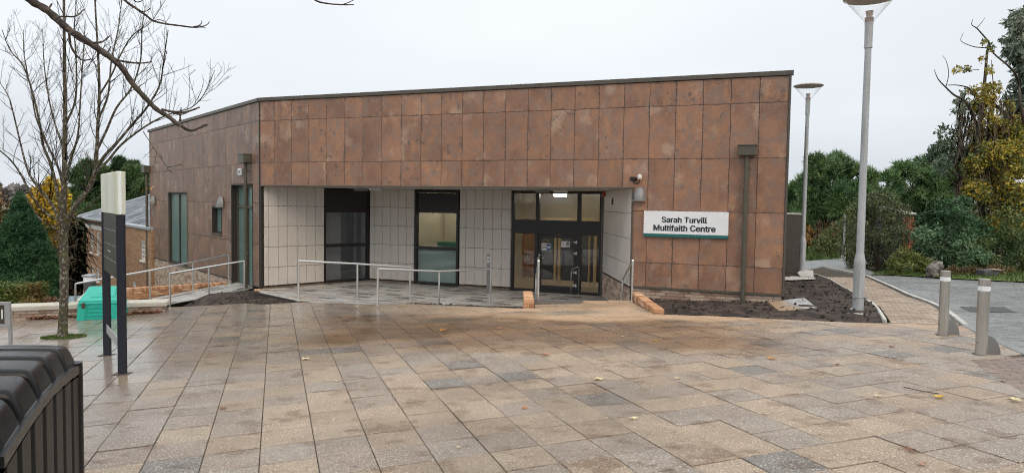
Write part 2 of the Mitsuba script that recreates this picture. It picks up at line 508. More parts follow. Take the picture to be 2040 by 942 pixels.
def bark_fn(base, light, moss):
    def fn(p, n, uv):
        a = fbm(p.x * 14, p.y * 14, p.z * 7, 4); b = fbm(p.x * 32, p.y * 32, p.z * 22, 2)
        c = mix(base, light, smoothstep(0.52, 0.68, b))
        return mix(c, mi.Color3f(*moss), 0.75 * smoothstep(0.50, 0.68, a))
    return fn


mat('bark_lichen', proc(bark_fn((0.060, 0.050, 0.036), (0.21, 0.20, 0.165), (0.085, 0.080, 0.028))), 0.9)
mat('twig', (0.042, 0.030, 0.022), 0.85)
mat('branch_near', proc(bark_fn((0.045, 0.032, 0.028), (0.105, 0.080, 0.066), (0.060, 0.055, 0.030))), 0.8)
mat('bark_dark', proc(bark_fn((0.050, 0.036, 0.026), (0.085, 0.065, 0.050), (0.050, 0.046, 0.024))), 0.9)
scene['mat_leaf'] = {'type': 'twosided', 'bsdf': {'type': 'principled', 'base_color': {'type': 'mesh_attribute', 'name': 'vertex_color'}, 'roughness': 0.5, 'specular': 0.45}}
mat('navy', (0.010, 0.013, 0.022), 0.42)


def pan_fn(p, n, uv):
    return mix((0.026, 0.026, 0.024), (0.046, 0.046, 0.042), fbm(p.x * 2, p.y * 2, p.z * 1.4, 3))


def cream_fn(p, n, uv):
    a = fbm(p.x * 3, p.y * 3, p.z * 0.6, 4)
    g = smoothstep(0.45, 0.75, fbm(p.x * 2.2 + 3, p.y * 2.2, p.z * 0.9, 3))
    return mix(mi.Color3f(0.62, 0.63, 0.53) * (0.88 + 0.24 * a), mi.Color3f(0.45, 0.50, 0.24), 0.55 * g)


mat('totem_panel', proc(pan_fn), 0.4)
mat('totem_cream', proc(cream_fn), 0.45)
mat('teal', (0.022, 0.43, 0.33), 0.38, specular=0.5)
mat('teal_dark', (0.014, 0.27, 0.21), 0.4)
mat('bin_black', (0.010, 0.010, 0.011), 0.27, specular=0.28)
mat('bin_slat', proc(lambda p, n, uv: mi.Color3f(0.017, 0.0155, 0.0145) * (0.7 + 0.7 * noise(p.x * 300, p.y * 300, p.z * 300))), 0.45, specular=0.3)
mat('bin_inner', (0.010, 0.009, 0.009), 0.6)
mat('brown_metal', (0.07, 0.05, 0.035), 0.5)
mat('slate_roof', proc(lambda p, n, uv: mix((0.10, 0.112, 0.13), (0.19, 0.205, 0.23), fbm(p.x * 1.2, p.y * 1.2, p.z * 4, 4)) * (0.62 + 0.75 * cell_rand((p.x * float(L2[0]) + p.y * float(L2[1])) * 1.6, p.z * 3.6, 1.0))), 0.75, specular=0.3)
mat('lead', (0.34, 0.37, 0.40), 0.45)


def old_brick(p, n, uv):
    t = p.x * float(L2[0]) + p.y * float(L2[1]) + p.x * 0.6
    row = dr.floor(p.z / 0.075)
    s = t / 0.225 + 0.5 * (row - 2 * dr.floor(row / 2))
    r = cell_rand(s, row, 2)
    fz = p.z / 0.075 - row; fs = s - dr.floor(s)
    joint = dr.maximum(smoothstep(0.82, 0.9, fz), smoothstep(0.93, 0.96, fs))
    c = mix((0.26, 0.135, 0.075), (0.37, 0.215, 0.125), r)
    return mix(c, mi.Color3f(0.38, 0.31, 0.24), 0.7 * joint)


mat('old_brick', proc(old_brick), 0.9)
mat('stone_band', (0.62, 0.60, 0.55), 0.7)
mat('cream_wall', (0.64, 0.58, 0.45), 0.7)
mat('lobby_floor', (0.35, 0.27, 0.18), 0.35)
mat('wood', proc(lambda p, n, uv: mix((0.52, 0.36, 0.17), (0.62, 0.46, 0.25), noise(p.x * 22, p.y * 22, p.z * 1.2))), 0.5)
mat('wood_red', proc(lambda p, n, uv: mix((0.30, 0.13, 0.05), (0.42, 0.20, 0.08), noise(p.x * 22, p.y * 22, p.z * 1.2))), 0.5)
mat('dark_wall', (0.085, 0.085, 0.090), 0.8)
mat('desk_green', (0.015, 0.16, 0.10), 0.5)
mat('grey_wall_block', proc(lambda p, n, uv: mix((0.060, 0.054, 0.048), (0.085, 0.077, 0.068), fbm(p.x * 3, p.y * 3, p.z * 8, 3))), 0.8)
mat('red_fence', (0.30, 0.115, 0.065), 0.85)
mat('rock', proc(lambda p, n, uv: mix((0.085, 0.075, 0.065), (0.36, 0.33, 0.29), smoothstep(0.35, 0.72, fbm(p.x * 7, p.y * 7, p.z * 7, 4)))), 0.9)
mat('blue_sign', (0.012, 0.035, 0.20), 0.4)
mat('pale_ink', (0.45, 0.28, 0.20), 0.5)
mat('green_ink', (0.03, 0.14, 0.075), 0.5)
mat('car_blue', (0.25, 0.36, 0.42), 0.25, 0.2)
mat('car_glass', (0.02, 0.025, 0.03), 0.12)
mat('sign_grey', (0.34, 0.35, 0.355), 0.45, 0.3)
mat('sign_dark', (0.055, 0.042, 0.030), 0.4)
# ------------------------------------------------------------------ the main building
FZ = -2.66                                    # level of the entrance terrace
BLD = thing('multifaith_centre', 'low modern building clad in rust brown panels with a recessed glazed entrance', 'building')
rng = random.Random(5)
NF, NW = -N3, -M3                              # outward normals of the front and of the side wing


def rect(a, b, c, d):
    return sbox(min(a, b), min(c, d), max(a, b), max(c, d))


# front: opening of the recess, side wing: door, tall window, small window
OPEN = rect(0.035, 11.0, -9, 0.39)
front_zone = unary_union([rect(0.03, 14.33, 0.39, 2.815), rect(11.0, 14.33, -1.925, 0.5)])
FRONT_WALL = put('front_wall', prism(unary_union([rect(0, 14.36, 0.39, 2.86), rect(11.0, 14.36, -2.6, 0.5)]), fac(0, 0.30, 0), D3, Z3, -0.285 * N3), 'mat_backing', BLD)
HOLES_W = [rect(0.56, 2.446, -3.2, 0.41), rect(7.43, 10.05, -2.61, 0.18), rect(3.45, 4.41, -1.20, -0.31)]
WING_WALL = put('wing_wall', prism(rect(0.02, 13.2, -2.62, 2.86).difference(unary_union(HOLES_W)), win(0, 0.30, 0), L3, Z3, -0.285 * M3), 'mat_backing', BLD)
ROWS_F = [(1.051, 2.2563), (-0.153, 1.051), (-1.358, -0.153)]
ROWS_F = [(2.2563, 2.815)] + ROWS_F + [(-1.925, -1.358)]
us = [0.03] + [(k - 0.0956) * 0.6 for k in range(1, 24)] + [14.33]
gap = 0.0045
for a, b in zip(us[:-1], us[1:]):
    for z0, z1 in ROWS_F:
        p = rect(a, b, z0, z1).intersection(front_zone)
        for g in geoms(p):
            if g.area < 0.01: continue
            g = g.buffer(-gap, join_style=2)
            dpt = 0.026 + rng.uniform(-0.0015, 0.0015)
            put('cladding_panel', prism(g, fac(0, 0.012, 0), D3, Z3, dpt * NF), 'mat_clad_front', FRONT_WALL)
ROWS_W = [(2.27, 2.815), (1.068, 2.27), (-0.137, 1.068), (-1.342, -0.137), (-2.60, -1.342)]
ts = [0.02] + [0.0414 + 0.6 * k for k in range(1, 22)] + [13.18]
wing_zone = rect(0.02, 13.18, -2.6, 2.815).difference(unary_union([h.buffer(0.03, join_style=2) for h in HOLES_W]))
for a, b in zip(ts[:-1], ts[1:]):
    for z0, z1 in ROWS_W:
        for g in geoms(rect(a, b, z0, z1).intersection(wing_zone)):
            if g.area < 0.01: continue
            put('cladding_panel', prism(g.buffer(-gap, join_style=2), win(0, 0.012, 0), L3, Z3, (0.026 + rng.uniform(-0.0015, 0.0015)) * NW), 'mat_clad_wing', WING_WALL)
# corner and base trims
put('corner_trim', join(rbox(fac(-0.012, -0.032, -2.62), 0.04 * D3, 0.05 * N3, [0, 0, 5.46], 0.004), rbox(win(0.012, -0.022, -2.62), 0.008 * L3, 0.03 * M3, [0, 0, 5.46], 0.003)), 'mat_trim_dark', FRONT_WALL)
put('edge_trim', rbox(fac(14.332, -0.045, -1.97), 0.045 * D3, 0.30 * N3, [0, 0, 4.79], 0.004), 'mat_trim', FRONT_WALL)
put('base_trim', rbox(fac(11.0, -0.05, -1.972), 3.38 * D3, 0.06 * N3, [0, 0, 0.045], 0.004), 'mat_trim', FRONT_WALL)
put('base_trim', join(rbox(win(2.47, -0.03, -2.63), 4.94 * L3, 0.05 * M3, [0, 0, 0.028], 0.004), rbox(win(10.07, -0.03, -2.63), 3.12 * L3, 0.05 * M3, [0, 0, 0.028], 0.004),
                      rbox(win(0.03, -0.03, -2.63), 0.52 * L3, 0.05 * M3, [0, 0, 0.028], 0.004)), 'mat_trim_dark', WING_WALL)
put('lintel_trim', rbox(fac(0.03, -0.04, 0.352), 11.0 * D3, 0.10 * N3, [0, 0, 0.045], 0.004), 'mat_trim', FRONT_WALL)
put('jamb_trim', rbox(fac(10.975, -0.045, -1.95), 0.04 * D3, 0.06 * N3, [0, 0, 2.30], 0.004), 'mat_trim', FRONT_WALL)
put('jamb_trim', rbox(fac(0.030, -0.046, -2.64), 0.045 * D3, 0.09 * N3, [0, 0, 2.99], 0.004), 'mat_trim_dark', FRONT_WALL)
# roof with a fascia
E1 = CORN + 14.38 * D2; W1 = CORN + 13.22 * L2
foot = Polygon([CORN, E1, E1 + 12 * N2, W1 + 9 * M2 + 4 * D2, W1 + 9 * M2, W1])
ROOF = put('roof', prism(foot, [0, 0, 2.80], [1, 0, 0], [0, 1, 0], [0, 0, 0.05]), 'mat_trim_dark', BLD)
nseg = 5
for k in range(nseg):
    a, b = 14.42 * k / nseg - 0.01 * (k == 0), 14.42 * (k + 1) / nseg
    put('fascia', rbox(fac(a + 0.002, -0.062, 2.822), (b - a - 0.003) * D3, 0.12 * N3, [0, 0, 0.10], 0.006), 'mat_trim', ROOF)
for k in range(4):
    a, b = 13.26 * k / 4, 13.26 * (k + 1) / 4
    put('fascia', rbox(win(a + 0.028, -0.062, 2.8215), (b - a - 0.003) * L3, 0.12 * M3, [0, 0, 0.10], 0.006), 'mat_trim', ROOF)
put('right_wall', box([*E1, -2.4], 11.9 * N3, -0.3 * D3, [0, 0, 5.19]), 'mat_trim_dark', BLD)
put('rear_wall', box([*(W1 + 0.2 * L2 * 0), -5.0], 8.9 * M3, -0.3 * L3, [0, 0, 7.79]), 'mat_trim_dark', BLD)

# recess: left splay (A0 to A1), back wall at v = 3.3, right splay (B1 to B0)
A0, A1 = CORN + 0.04 * D2 + 0.06 * N2, CORN + 1.587 * D2 + 3.3 * N2
B0, B1 = CORN + 10.98 * D2 + 0.06 * N2, CORN + 9.50 * D2 + 3.3 * N2
put('soffit', prism(Polygon([fac(0.04, 0.02, 0)[:2], fac(11.0, 0.02, 0)[:2], fac(9.6, 3.6, 0)[:2], fac(1.5, 3.6, 0)[:2]]), [0, 0, 0.385], [1, 0, 0], [0, 1, 0], [0, 0, -0.02]), 'mat_soffit', BLD)
TROWS = [(-0.218, 0.365), (-0.822, -0.218), (-1.426, -0.822), (-2.03, -1.426), (-2.575, -2.03)]
BT = 0.035


def splay(a, b):
    e = (b - a) / np.linalg.norm(b - a)
    return e, np.linalg.norm(b - a), np.array([e[1], -e[0]])


eA, LA, nA = splay(A0, A1)                  # nA points into the recess (to the right)
if np.dot(nA, D2) < 0: nA = -nA
eB, LB, nB = splay(B0, B1)
if np.dot(nB, D2) > 0: nB = -nB


def v3(p, z=0.0): return np.array([p[0], p[1], z])


def tiles(parent, o, e, n, spans, rows, zone=None):
    for a, b in spans:
        for z0, z1 in rows:
            g = rect(a, b, z0, z1)
            if zone is not None: g = g.intersection(zone)
            for q in geoms(g):
                if q.area < 0.004: continue
                put('wall_tile', prism(q.buffer(-0.0062, join_style=2), v3(o), v3(e), Z3, (0.022 + rng.uniform(-0.001, 0.001)) * v3(n)), 'mat_tile', parent)


# left splay: white tiles up to the window, which fills the inner end
def on_ray(px, o, e):
    a = (px - 1020) / 1380.9 * RIGHT - (460 - 471) / 1380.9 * UP + fwd
    m = np.array([-e[1], e[0]])
    P = a[:2] * ((o @ m) / (a[:2] @ m))
    return float((P - o) @ e)


sW0, sW1 = on_ray(645, A0, eA), on_ray(733, A0, eA)
SPLAY = put('left_recess_wall', prism(unary_union([rect(0, sW0, -2.6, 0.38), rect(sW0, LA, 0.34, 0.38)]), v3(A0), v3(eA), Z3, -0.25 * v3(nA)), 'mat_backing', BLD)
tiles(SPLAY, A0 + 0.004 * nA, eA, nA, [(max(0.03, sW0 - 0.3 * (k + 1)), sW0 - 0.3 * k) for k in range(int(sW0 / 0.3) + 1)], TROWS)
BACK = put('back_recess_wall', prism(unary_union([rect(1.60, 3.322, -2.6, 0.38), rect(4.89, 6.66, -2.6, 0.38), rect(3.3, 4.9, 0.335, 0.38)]), fac(0, 3.3, 0), D3, Z3, 0.25 * N3), 'mat_backing', BLD)
tiles(BACK, CORN + 3.297 * N2, D2, -N2, [(1.64, 1.824)] + [(1.824 + 0.3 * k, 2.124 + 0.3 * k) for k in range(5)], TROWS, rect(1.64, 3.31, -3, 0.365))
tiles(BACK, CORN + 3.297 * N2, D2, -N2, [(4.91, 5.13)] + [(5.13 + 0.3 * k, 5.43 + 0.3 * k) for k in range(6)], TROWS, rect(4.91, 6.65, -3, 0.365))
RSPL = put('right_recess_wall', prism(rect(0, LB, -2.05, 0.38), v3(B0), v3(eB), Z3, -0.25 * v3(nB)), 'mat_backing', BLD)
tiles(RSPL, B0 + 0.004 * nB, eB, nB, [(0.02, LB - 0.05)], [(-0.218, 0.365), (-0.822, -0.218), (-1.426, -0.822), (-1.955, -1.426)])
put('base_trim', rbox(v3(B0 + 0.002 * nB, -1.985), (LB - 0.02) * v3(eB), 0.04 * v3(nB), [0, 0, 0.026], 0.003), 'mat_frame', RSPL)
put('base_trim', rbox(v3(A0 + 0.002 * nA, -2.603), sW0 * v3(eA), 0.035 * v3(nA), [0, 0, 0.026], 0.003), 'mat_frame', SPLAY)
put('base_trim', join(rbox(fac(1.60, 3.262, -2.603), 1.71 * D3, 0.035 * N3, [0, 0, 0.026], 0.003), rbox(fac(4.90, 3.262, -2.603), 1.74 * D3, 0.035 * N3, [0, 0, 0.026], 0.003)), 'mat_frame', BACK)
put('corner_post', rbox(fac(9.44, 3.22, -2.66), 0.06 * D3, 0.06 * N3, [0, 0, 3.03], 0.004), 'mat_trim', RSPL)


def bricks(parent, o, e, n, length, z0, z1, kind, nm='brick', L=0.215, H=0.065, J=0.010, limit=10 ** 9, lo=None, seed=1):
    """courses of stretchers on a wall face; lo(s) = ground along the wall. Past the limit the rest is one part"""
    r = random.Random(seed); count = 0; rest = {}
    row = 0; z = z1 - H
    while z > z0 - H:
        s = -(L + J) / 2 * (row % 2)
        while s < length:
            a, b = max(s, 0), min(s + L, length)
            if b - a > 0.02 and (lo is None or z + H > lo((a + b) / 2)):
                m = rbox(v3(o, 0) + a * v3(e) + [0, 0, z], (b - a) * v3(e), (0.02 + r.uniform(0, 0.003)) * v3(n), [0, 0, H], 0.003)
                k = r.choice([0, 0, 1, 1, 2][:5]) if kind == 'orange_brick' else r.choice([0, 0, 1])
                if count < limit:
                    put(nm, m, f'mat_{kind}_{k}', parent); count += 1
                else:
                    rest.setdefault(k, []).append(m)
            s += L + J
        z -= H + J; row += 1
    for k, ms in rest.items():
        put('small_' + nm, join(*ms), f'mat_{kind}_{k}', parent, kind='stuff')


# brick plinths
PL1 = put('front_plinth', box(fac(11.02, 0.012, -2.7), 3.3 * D3, 0.25 * N3, [0, 0, 0.74]), 'mat_mortar_tan', BLD)
bricks(PL1, fac(11.02, 0.010, 0)[:2], D2, -N2, 3.3, -2.25, -1.975, 'pale_brick', seed=2)
PL2 = put('recess_plinth', box(v3(B0 + 0.006 * nB, -2.7), LB * v3(eB), -0.2 * v3(nB), [0, 0, 0.72]), 'mat_mortar', BLD)
bricks(PL2, B0 + 0.008 * nB, eB, nB, LB - 0.02, -2.68, -1.99, 'pale_brick', seed=3, limit=150)
PL3 = put('wing_plinth', box(win(2.5, 0.012, -5.0), 10.7 * L3, 0.25 * M3, [0, 0, 2.38]), 'mat_mortar', BLD)
bricks(PL3, win(2.5, 0.010, 0)[:2], L2, -M2, 10.7, -4.0, -2.64, 'pale_brick', seed=4, limit=0)
PL4 = put('recess_footing', join(box(v3(A0 + 0.004 * nA, -2.72), (LA - 0.1) * v3(eA), -0.22 * v3(nA), [0, 0, 0.115]), box(fac(1.6, 3.31, -2.72), 5.0 * D3, 0.2 * N3, [0, 0, 0.115])), 'mat_mortar_tan', BLD)
put('corner_brick', rbox(fac(-0.12, -0.13, -2.76), 0.62 * D3, 0.20 * N3, [0, 0, 0.10], 0.006), 'mat_orange_brick_1', BLD)


# windows: frame, panel, panes
def frame_bars(o, e, n, a, b, z0, z1, wd, dp, mids=()):
    o = v3(o); e = v3(e); n = v3(n)
    ms = [rbox(o + a * e + [0, 0, z0], wd * e, dp * n, [0, 0, z1 - z0], 0.003), rbox(o + (b - wd) * e + [0, 0, z0], wd * e, dp * n, [0, 0, z1 - z0], 0.003),
          rbox(o + (a + wd) * e + [0, 0, z0], (b - a - 2 * wd) * e, dp * n, [0, 0, wd], 0.003), rbox(o + (a + wd) * e + [0, 0, z1 - wd], (b - a - 2 * wd) * e, dp * n, [0, 0, wd], 0.003)]
    for m0, m1 in mids:
        ms.append(rbox(o + (a + wd) * e + [0, 0, m0], (b - a - 2 * wd) * e, dp * n, [0, 0, m1 - m0], 0.003))
    return join(*ms)


def pane(o, e, a, b, z0, z1):
    o = v3(o); e = v3(e)
    return np.array([o + a * e + [0, 0, z0], o + b * e + [0, 0, z0], o + b * e + [0, 0, z1], o + a * e + [0, 0, z1]]), np.array([[0, 1, 2], [0, 2, 3]])


# window 1 in the left splay
W1K = put('window', frame_bars(A0 - 0.10 * nA, eA, nA, sW0, LA + 0.005, -2.625, 0.34, 0.07, 0.13, [(-1.50, -1.40)]), 'mat_frame', SPLAY, label='dark framed window with grey glass in the slanting recess wall')
put('panel', rbox(v3(A0 - 0.09 * nA) + (sW0 + 0.07) * v3(eA) + [0, 0, -0.40], (LA - sW0 - 0.14) * v3(eA), 0.09 * v3(nA), [0, 0, 0.68], 0.004), 'mat_frame_panel', W1K)
put('pane', pane(A0 - 0.05 * nA, eA, sW0 + 0.07, LA - 0.07, -1.40, -0.40), 'mat_glass', W1K)
put('pane', pane(A0 - 0.05 * nA, eA, sW0 + 0.07, LA - 0.07, -2.56, -1.50), 'mat_glass', W1K)
# window 2 in the back wall
W2K = put('window', frame_bars(CORN + 3.36 * N2, D2, -N2, 3.322, 4.89, -2.64, 0.33, 0.075, 0.13, [(-1.53, -1.44)]), 'mat_frame', BACK, label='dark framed window with yellow lit room behind')
put('panel', rbox(fac(3.40, 3.30, -0.37), 1.41 * D3, 0.06 * N3, [0, 0, 0.62], 0.004), 'mat_frame_panel', W2K)
put('pane', pane(CORN + 3.31 * N2, D2, 3.39, 4.82, -1.44, -0.37), 'mat_glass', W2K)
put('pane', pane(CORN + 3.31 * N2, D2, 3.39, 4.82, -2.57, -1.53), 'mat_glass', W2K)
put('blind', rbox(fac(3.38, 3.40, -2.60), 1.46 * D3, 0.01 * N3, [0, 0, 1.09], 0.002), 'mat_blind_teal', W2K)


def bu(px):                                   # distance along the back wall in this direction
    return on_ray(px, CORN + 3.3 * N2, D2)


# entrance screen: side lights, transom lights, door
S0, S1 = 6.66, 9.46
dz = lambda py: float(at(1110, py, 20.0)[2])
scr = [bu(1019.5), bu(1024.5), bu(1066.5), bu(1073), bu(1078), bu(1143), bu(1151), bu(1160), bu(1201.5), bu(1206)]
ENT = put('entrance_screen', join(
    frame_bars(CORN + 3.34 * N2, D2, -N2, S0, S1, -2.66, 0.35, 0.075, 0.11),
    rbox(fac(S0 + 0.075, 3.23, -0.93), (S1 - S0 - 0.15) * D3, 0.11 * N3, [0, 0, 0.42], 0.003),
    *[rbox(fac(u - 0.055, 3.23, -0.51), 0.11 * D3, 0.11 * N3, [0, 0, 0.785], 0.003) for u in (bu(1071.5), bu(1154))],
    *[rbox(fac(u - 0.055, 3.23, -2.66), 0.11 * D3, 0.11 * N3, [0, 0, 1.73], 0.003) for u in (bu(1070), bu(1155.5))]), 'mat_frame', BACK, label='wide black glazed entrance screen with a door and transom lights')
u1, u2 = bu(1071.5), bu(1154)
for a, b in ((S0 + 0.075, u1 - 0.055), (u1 + 0.055, u2 - 0.055), (u2 + 0.055, S1 - 0.075)):
    put('transom_pane', pane(CORN + 3.29 * N2, D2, a, b, -0.51, 0.275), 'mat_glass', ENT)
ua, ub = bu(1070), bu(1155.5)
put('side_pane', pane(CORN + 3.29 * N2, D2, S0 + 0.075, ua - 0.055, -2.585, -0.93), 'mat_glass', ENT)
put('side_pane', pane(CORN + 3.29 * N2, D2, ub + 0.055, S1 - 0.075, -2.585, -0.93), 'mat_glass', ENT)
d0, d1 = ua + 0.06, ub - 0.06
DOOR = put('door', join(frame_bars(CORN + 3.315 * N2, D2, -N2, d0, d1, -2.65, -0.94, 0.095, 0.06), rbox(fac(d0 + 0.095, 3.255, -2.555), (d1 - d0 - 0.19) * D3, 0.06 * N3, [0, 0, 0.10], 0.003)), 'mat_frame', ENT, label='black framed glass door with stickers')
put('pane', pane(CORN + 3.285 * N2, D2, d0 + 0.095, d1 - 0.095, -2.455, -1.035), 'mat_glass', DOOR)
for zz in (-1.13, -1.46, -2.02, -2.40):
    put('hinge', join(rbox(fac(d1 - 0.10, 3.20, zz - 0.02), 0.07 * D3, 0.05 * N3, [0, 0, 0.04], 0.003), rbox(fac(d1 - 0.03, 3.195, zz - 0.05), 0.035 * D3, 0.05 * N3, [0, 0, 0.10], 0.003)), 'mat_white_paint', DOOR)
put('handle', tube(smooth_path([fac(d0 + 0.06, 3.25, -1.95), fac(d0 + 0.06, 3.17, -1.95), fac(d0 + 0.06, 3.17, -1.55), fac(d0 + 0.06, 3.25, -1.55)], 5), 0.014, 8), 'mat_steel', DOOR, smooth=40)
# crest on the glass: a ring of small shapes, a bar and a green outline
cu, cz = bu(1087), -1.20
ring = []
for k in range(8):
    a = k * math.pi / 4
    ring.append(cbox_f := rbox(fac(cu + 0.13 * math.cos(a) - 0.022, 3.272, cz + 0.11 * math.sin(a) - 0.018), 0.044 * D3, 0.006 * N3, [0, 0, 0.036], 0.001))
ring.append(rbox(fac(cu - 0.085, 3.272, cz - 0.022), 0.17 * D3, 0.006 * N3, [0, 0, 0.044], 0.001))
put('crest', join(*ring), 'mat_pale_ink', DOOR)
sh = [fac(cu + x, 3.275, cz + z) for x, z in [(0.205, 0.20), (0.21, -0.05), (0.17, -0.17), (0.02, -0.245), (-0.13, -0.19)]]
put('crest_outline', tube(smooth_path(sh, 5), 0.009, 6), 'mat_green_ink', DOOR)
put('crest_letter', join(*[rbox(fac(cu - 0.06 + 0.045 * k, 3.272, cz - 0.165), 0.03 * D3, 0.006 * N3, [0, 0, 0.03], 0.001) for k in range(3)]), 'mat_white_paint', DOOR)


def sticker(px0, px1, py0, py1, parts, v=3.270):
    ua_, ub_ = bu(px0), bu(px1)
    za, zb = dz(py1), dz(py0)
    st = put('sticker', rbox(fac(ua_, v, za), (ub_ - ua_) * D3, 0.005 * N3, [0, 0, zb - za], 0.001), 'mat_white_plastic', DOOR, label='white door notice with a blue mark' if parts else 'pale door notice')
    W, H = ub_ - ua_, zb - za
    for k, (x, z, w, h, m) in enumerate(parts):
        put('print', rbox(fac(ua_ + x * W, v - 0.003, za + z * H), w * W * D3, 0.003 * N3, [0, 0, h * H], 0.0005), m, st)


sticker(1079.5, 1099, 488, 502, [(0.08, 0.72, 0.40, 0.09, 'mat_sign_ink'), (0.05, 0.50, 0.44, 0.08, 'mat_sign_ink'), (0.05, 0.30, 0.44, 0.08, 'mat_sign_ink'), (0.55, 0.05, 0.42, 0.90, 'mat_blue_sign')])
put('print', join(rbox(fac(bu(1092.6), 3.262, dz(498)), 0.03 * D3, 0.003 * N3, [0, 0, 0.085], 0.001), rbox(fac(bu(1095.4), 3.262, dz(498)), 0.03 * D3, 0.003 * N3, [0, 0, 0.085], 0.001)), 'mat_white_plastic', DOOR)
sticker(1119, 1136, 481.5, 494, [(0.55, 0.35, 0.40, 0.55, 'mat_grey_plastic'), (0.55, 0.08, 0.40, 0.16, 'mat_grey_plastic'), (0.08, 0.45, 0.36, 0.10, 'mat_wood')])

# tall window, small window and side door of the wing
TW = put('window', join(frame_bars(CORN + 0.14 * M2, L2, -M2, 7.43, 10.05, -2.61, 0.18, 0.06, 0.10), rbox(win(8.70, 0.04, -2.55), 0.07 * L3, 0.10 * M3, [0, 0, 2.67], 0.003)), 'mat_trim_dark', WING_WALL, label='tall teal glazed window')
put('reveal', join(rbox(win(10.05, -0.03, -2.62), 0.03 * L3, 0.3 * M3, [0, 0, 2.83], 0.003), rbox(win(7.40, -0.03, -2.62), 0.03 * L3, 0.3 * M3, [0, 0, 2.83], 0.003), rbox(win(7.43, -0.03, 0.18), 2.62 * L3, 0.3 * M3, [0, 0, 0.03], 0.003),
                   rbox(win(7.43, -0.06, -2.645), 2.62 * L3, 0.3 * M3, [0, 0, 0.03], 0.003)), 'mat_trim', TW)
put('pane', pane(CORN + 0.09 * M2, L2, 7.49, 8.70, -2.55, 0.12), 'mat_glass_film', TW)
put('pane', pane(CORN + 0.09 * M2, L2, 8.77, 9.99, -2.55, 0.12), 'mat_glass_film', TW)
put('blind', rbox(win(7.45, 0.34, -2.6), 2.58 * L3, 0.02 * M3, [0, 0, 2.75], 0.002), 'mat_blind_teal', TW)
SW = put('window', frame_bars(CORN + 0.18 * M2, L2, -M2, 3.47, 4.39, -1.18, -0.33, 0.05, 0.10), 'mat_trim_dark', WING_WALL, label='small square window')
put('reveal', join(rbox(win(4.38, -0.03, -1.2), 0.03 * L3, 0.3 * M3, [0, 0, 0.89], 0.003), rbox(win(3.42, -0.03, -1.2), 0.03 * L3, 0.3 * M3, [0, 0, 0.89], 0.003), rbox(win(3.45, -0.03, -0.34), 0.93 * L3, 0.3 * M3, [0, 0, 0.03], 0.003)), 'mat_trim_dark', SW)
put('sill', rbox(win(3.42, -0.08, -1.24), 0.99 * L3, 0.35 * M3, [0, 0, 0.05], 0.004), 'mat_trim', SW)
put('pane', pane(CORN + 0.13 * M2, L2, 3.52, 4.34, -1.13, -0.38), 'mat_glass_film', SW)
put('blind', rbox(win(3.47, 0.34, -1.2), 0.94 * L3, 0.02 * M3, [0, 0, 0.9], 0.002), 'mat_blind_grey', SW)
SD = put('side_door', join(frame_bars(CORN + 0.24 * M2, L2, -M2, 0.58, 2.43, -2.76, 0.40, 0.07, 0.10, [(-0.30, -0.22)]), rbox(win(1.50, 0.14, -0.22), 0.07 * L3, 0.10 * M3, [0, 0, 0.56], 0.003),
                           rbox(win(1.45, 0.14, -2.70), 0.12 * L3, 0.10 * M3, [0, 0, 2.40], 0.003)), 'mat_trim', WING_WALL, label='grey framed glass side door with a white lever handle')
put('reveal', join(rbox(win(2.416, -0.03, -2.8), 0.03 * L3, 0.3 * M3, [0, 0, 3.21], 0.003), rbox(win(0.53, -0.03, -2.8), 0.03 * L3, 0.3 * M3, [0, 0, 3.21], 0.003), rbox(win(0.56, -0.03, 0.40), 1.856 * L3, 0.3 * M3, [0, 0, 0.03], 0.003)), 'mat_trim_dark', SD)
for a, b, z0, z1 in ((0.65, 1.45, -2.69, -0.30), (1.57, 2.36, -2.69, -0.30), (0.65, 1.50, -0.22, 0.33), (1.57, 2.36, -0.22, 0.33)):
    put('pane', pane(CORN + 0.19 * M2, L2, a, b, z0, z1), 'mat_glass_film', SD)
put('blind', rbox(win(0.6, 0.6, -2.75), 1.83 * L3, 0.02 * M3, [0, 0, 3.1], 0.002), 'mat_blind_grey', SD)
put('handle', join(rbox(win(1.36, 0.10, -1.72), 0.30 * L3, 0.03 * M3, [0, 0, 0.035], 0.006), rbox(win(1.49, 0.10, -1.82), 0.05 * L3, 0.045 * M3, [0, 0, 0.16], 0.006)), 'mat_white_plastic', SD)


# rainwater pipes with hoppers
def downpipe(o, e, n, a0, a1, z0, z1, ztop, ap, zbot, label):
    o, e, n = v3(o), v3(e), v3(n)
    P = put('downpipe', tube([o + ap * e + 0.10 * n + [0, 0, zbot], o + ap * e + 0.10 * n + [0, 0, z0 + 0.02]], 0.052, 16), 'mat_pipe', BLD, smooth=40, label=label)
    put('hopper', join(rbox(o + a0 * e + 0.005 * n + [0, 0, z0], (a1 - a0) * e, 0.24 * n, [0, 0, z1 - z0 - 0.02], 0.006), rbox(o + (a0 - 0.015) * e + 0.005 * n + [0, 0, z1 - 0.03], (a1 - a0 + 0.03) * e, 0.26 * n, [0, 0, 0.03], 0.006)), 'mat_pipe', P)
    zz = z0 - 0.25
    while zz > zbot + 0.3:
        put('bracket', join(rbox(o + (ap - 0.02) * e + [0, 0, zz], 0.04 * e, 0.07 * n, [0, 0, 0.03], 0.003), cyl(o + ap * e + 0.10 * n + [0, 0, zz - 0.01], o + ap * e + 0.10 * n + [0, 0, zz + 0.04], 0.060)), 'mat_pipe', P)
        zz -= 1.05
    zj = (z0 + zbot) / 2 - 0.1
    put('socket', cyl(o + ap * e + 0.10 * n + [0, 0, zj], o + ap * e + 0.10 * n + [0, 0, zj + 0.12], 0.062), 'mat_pipe', P, smooth=40)


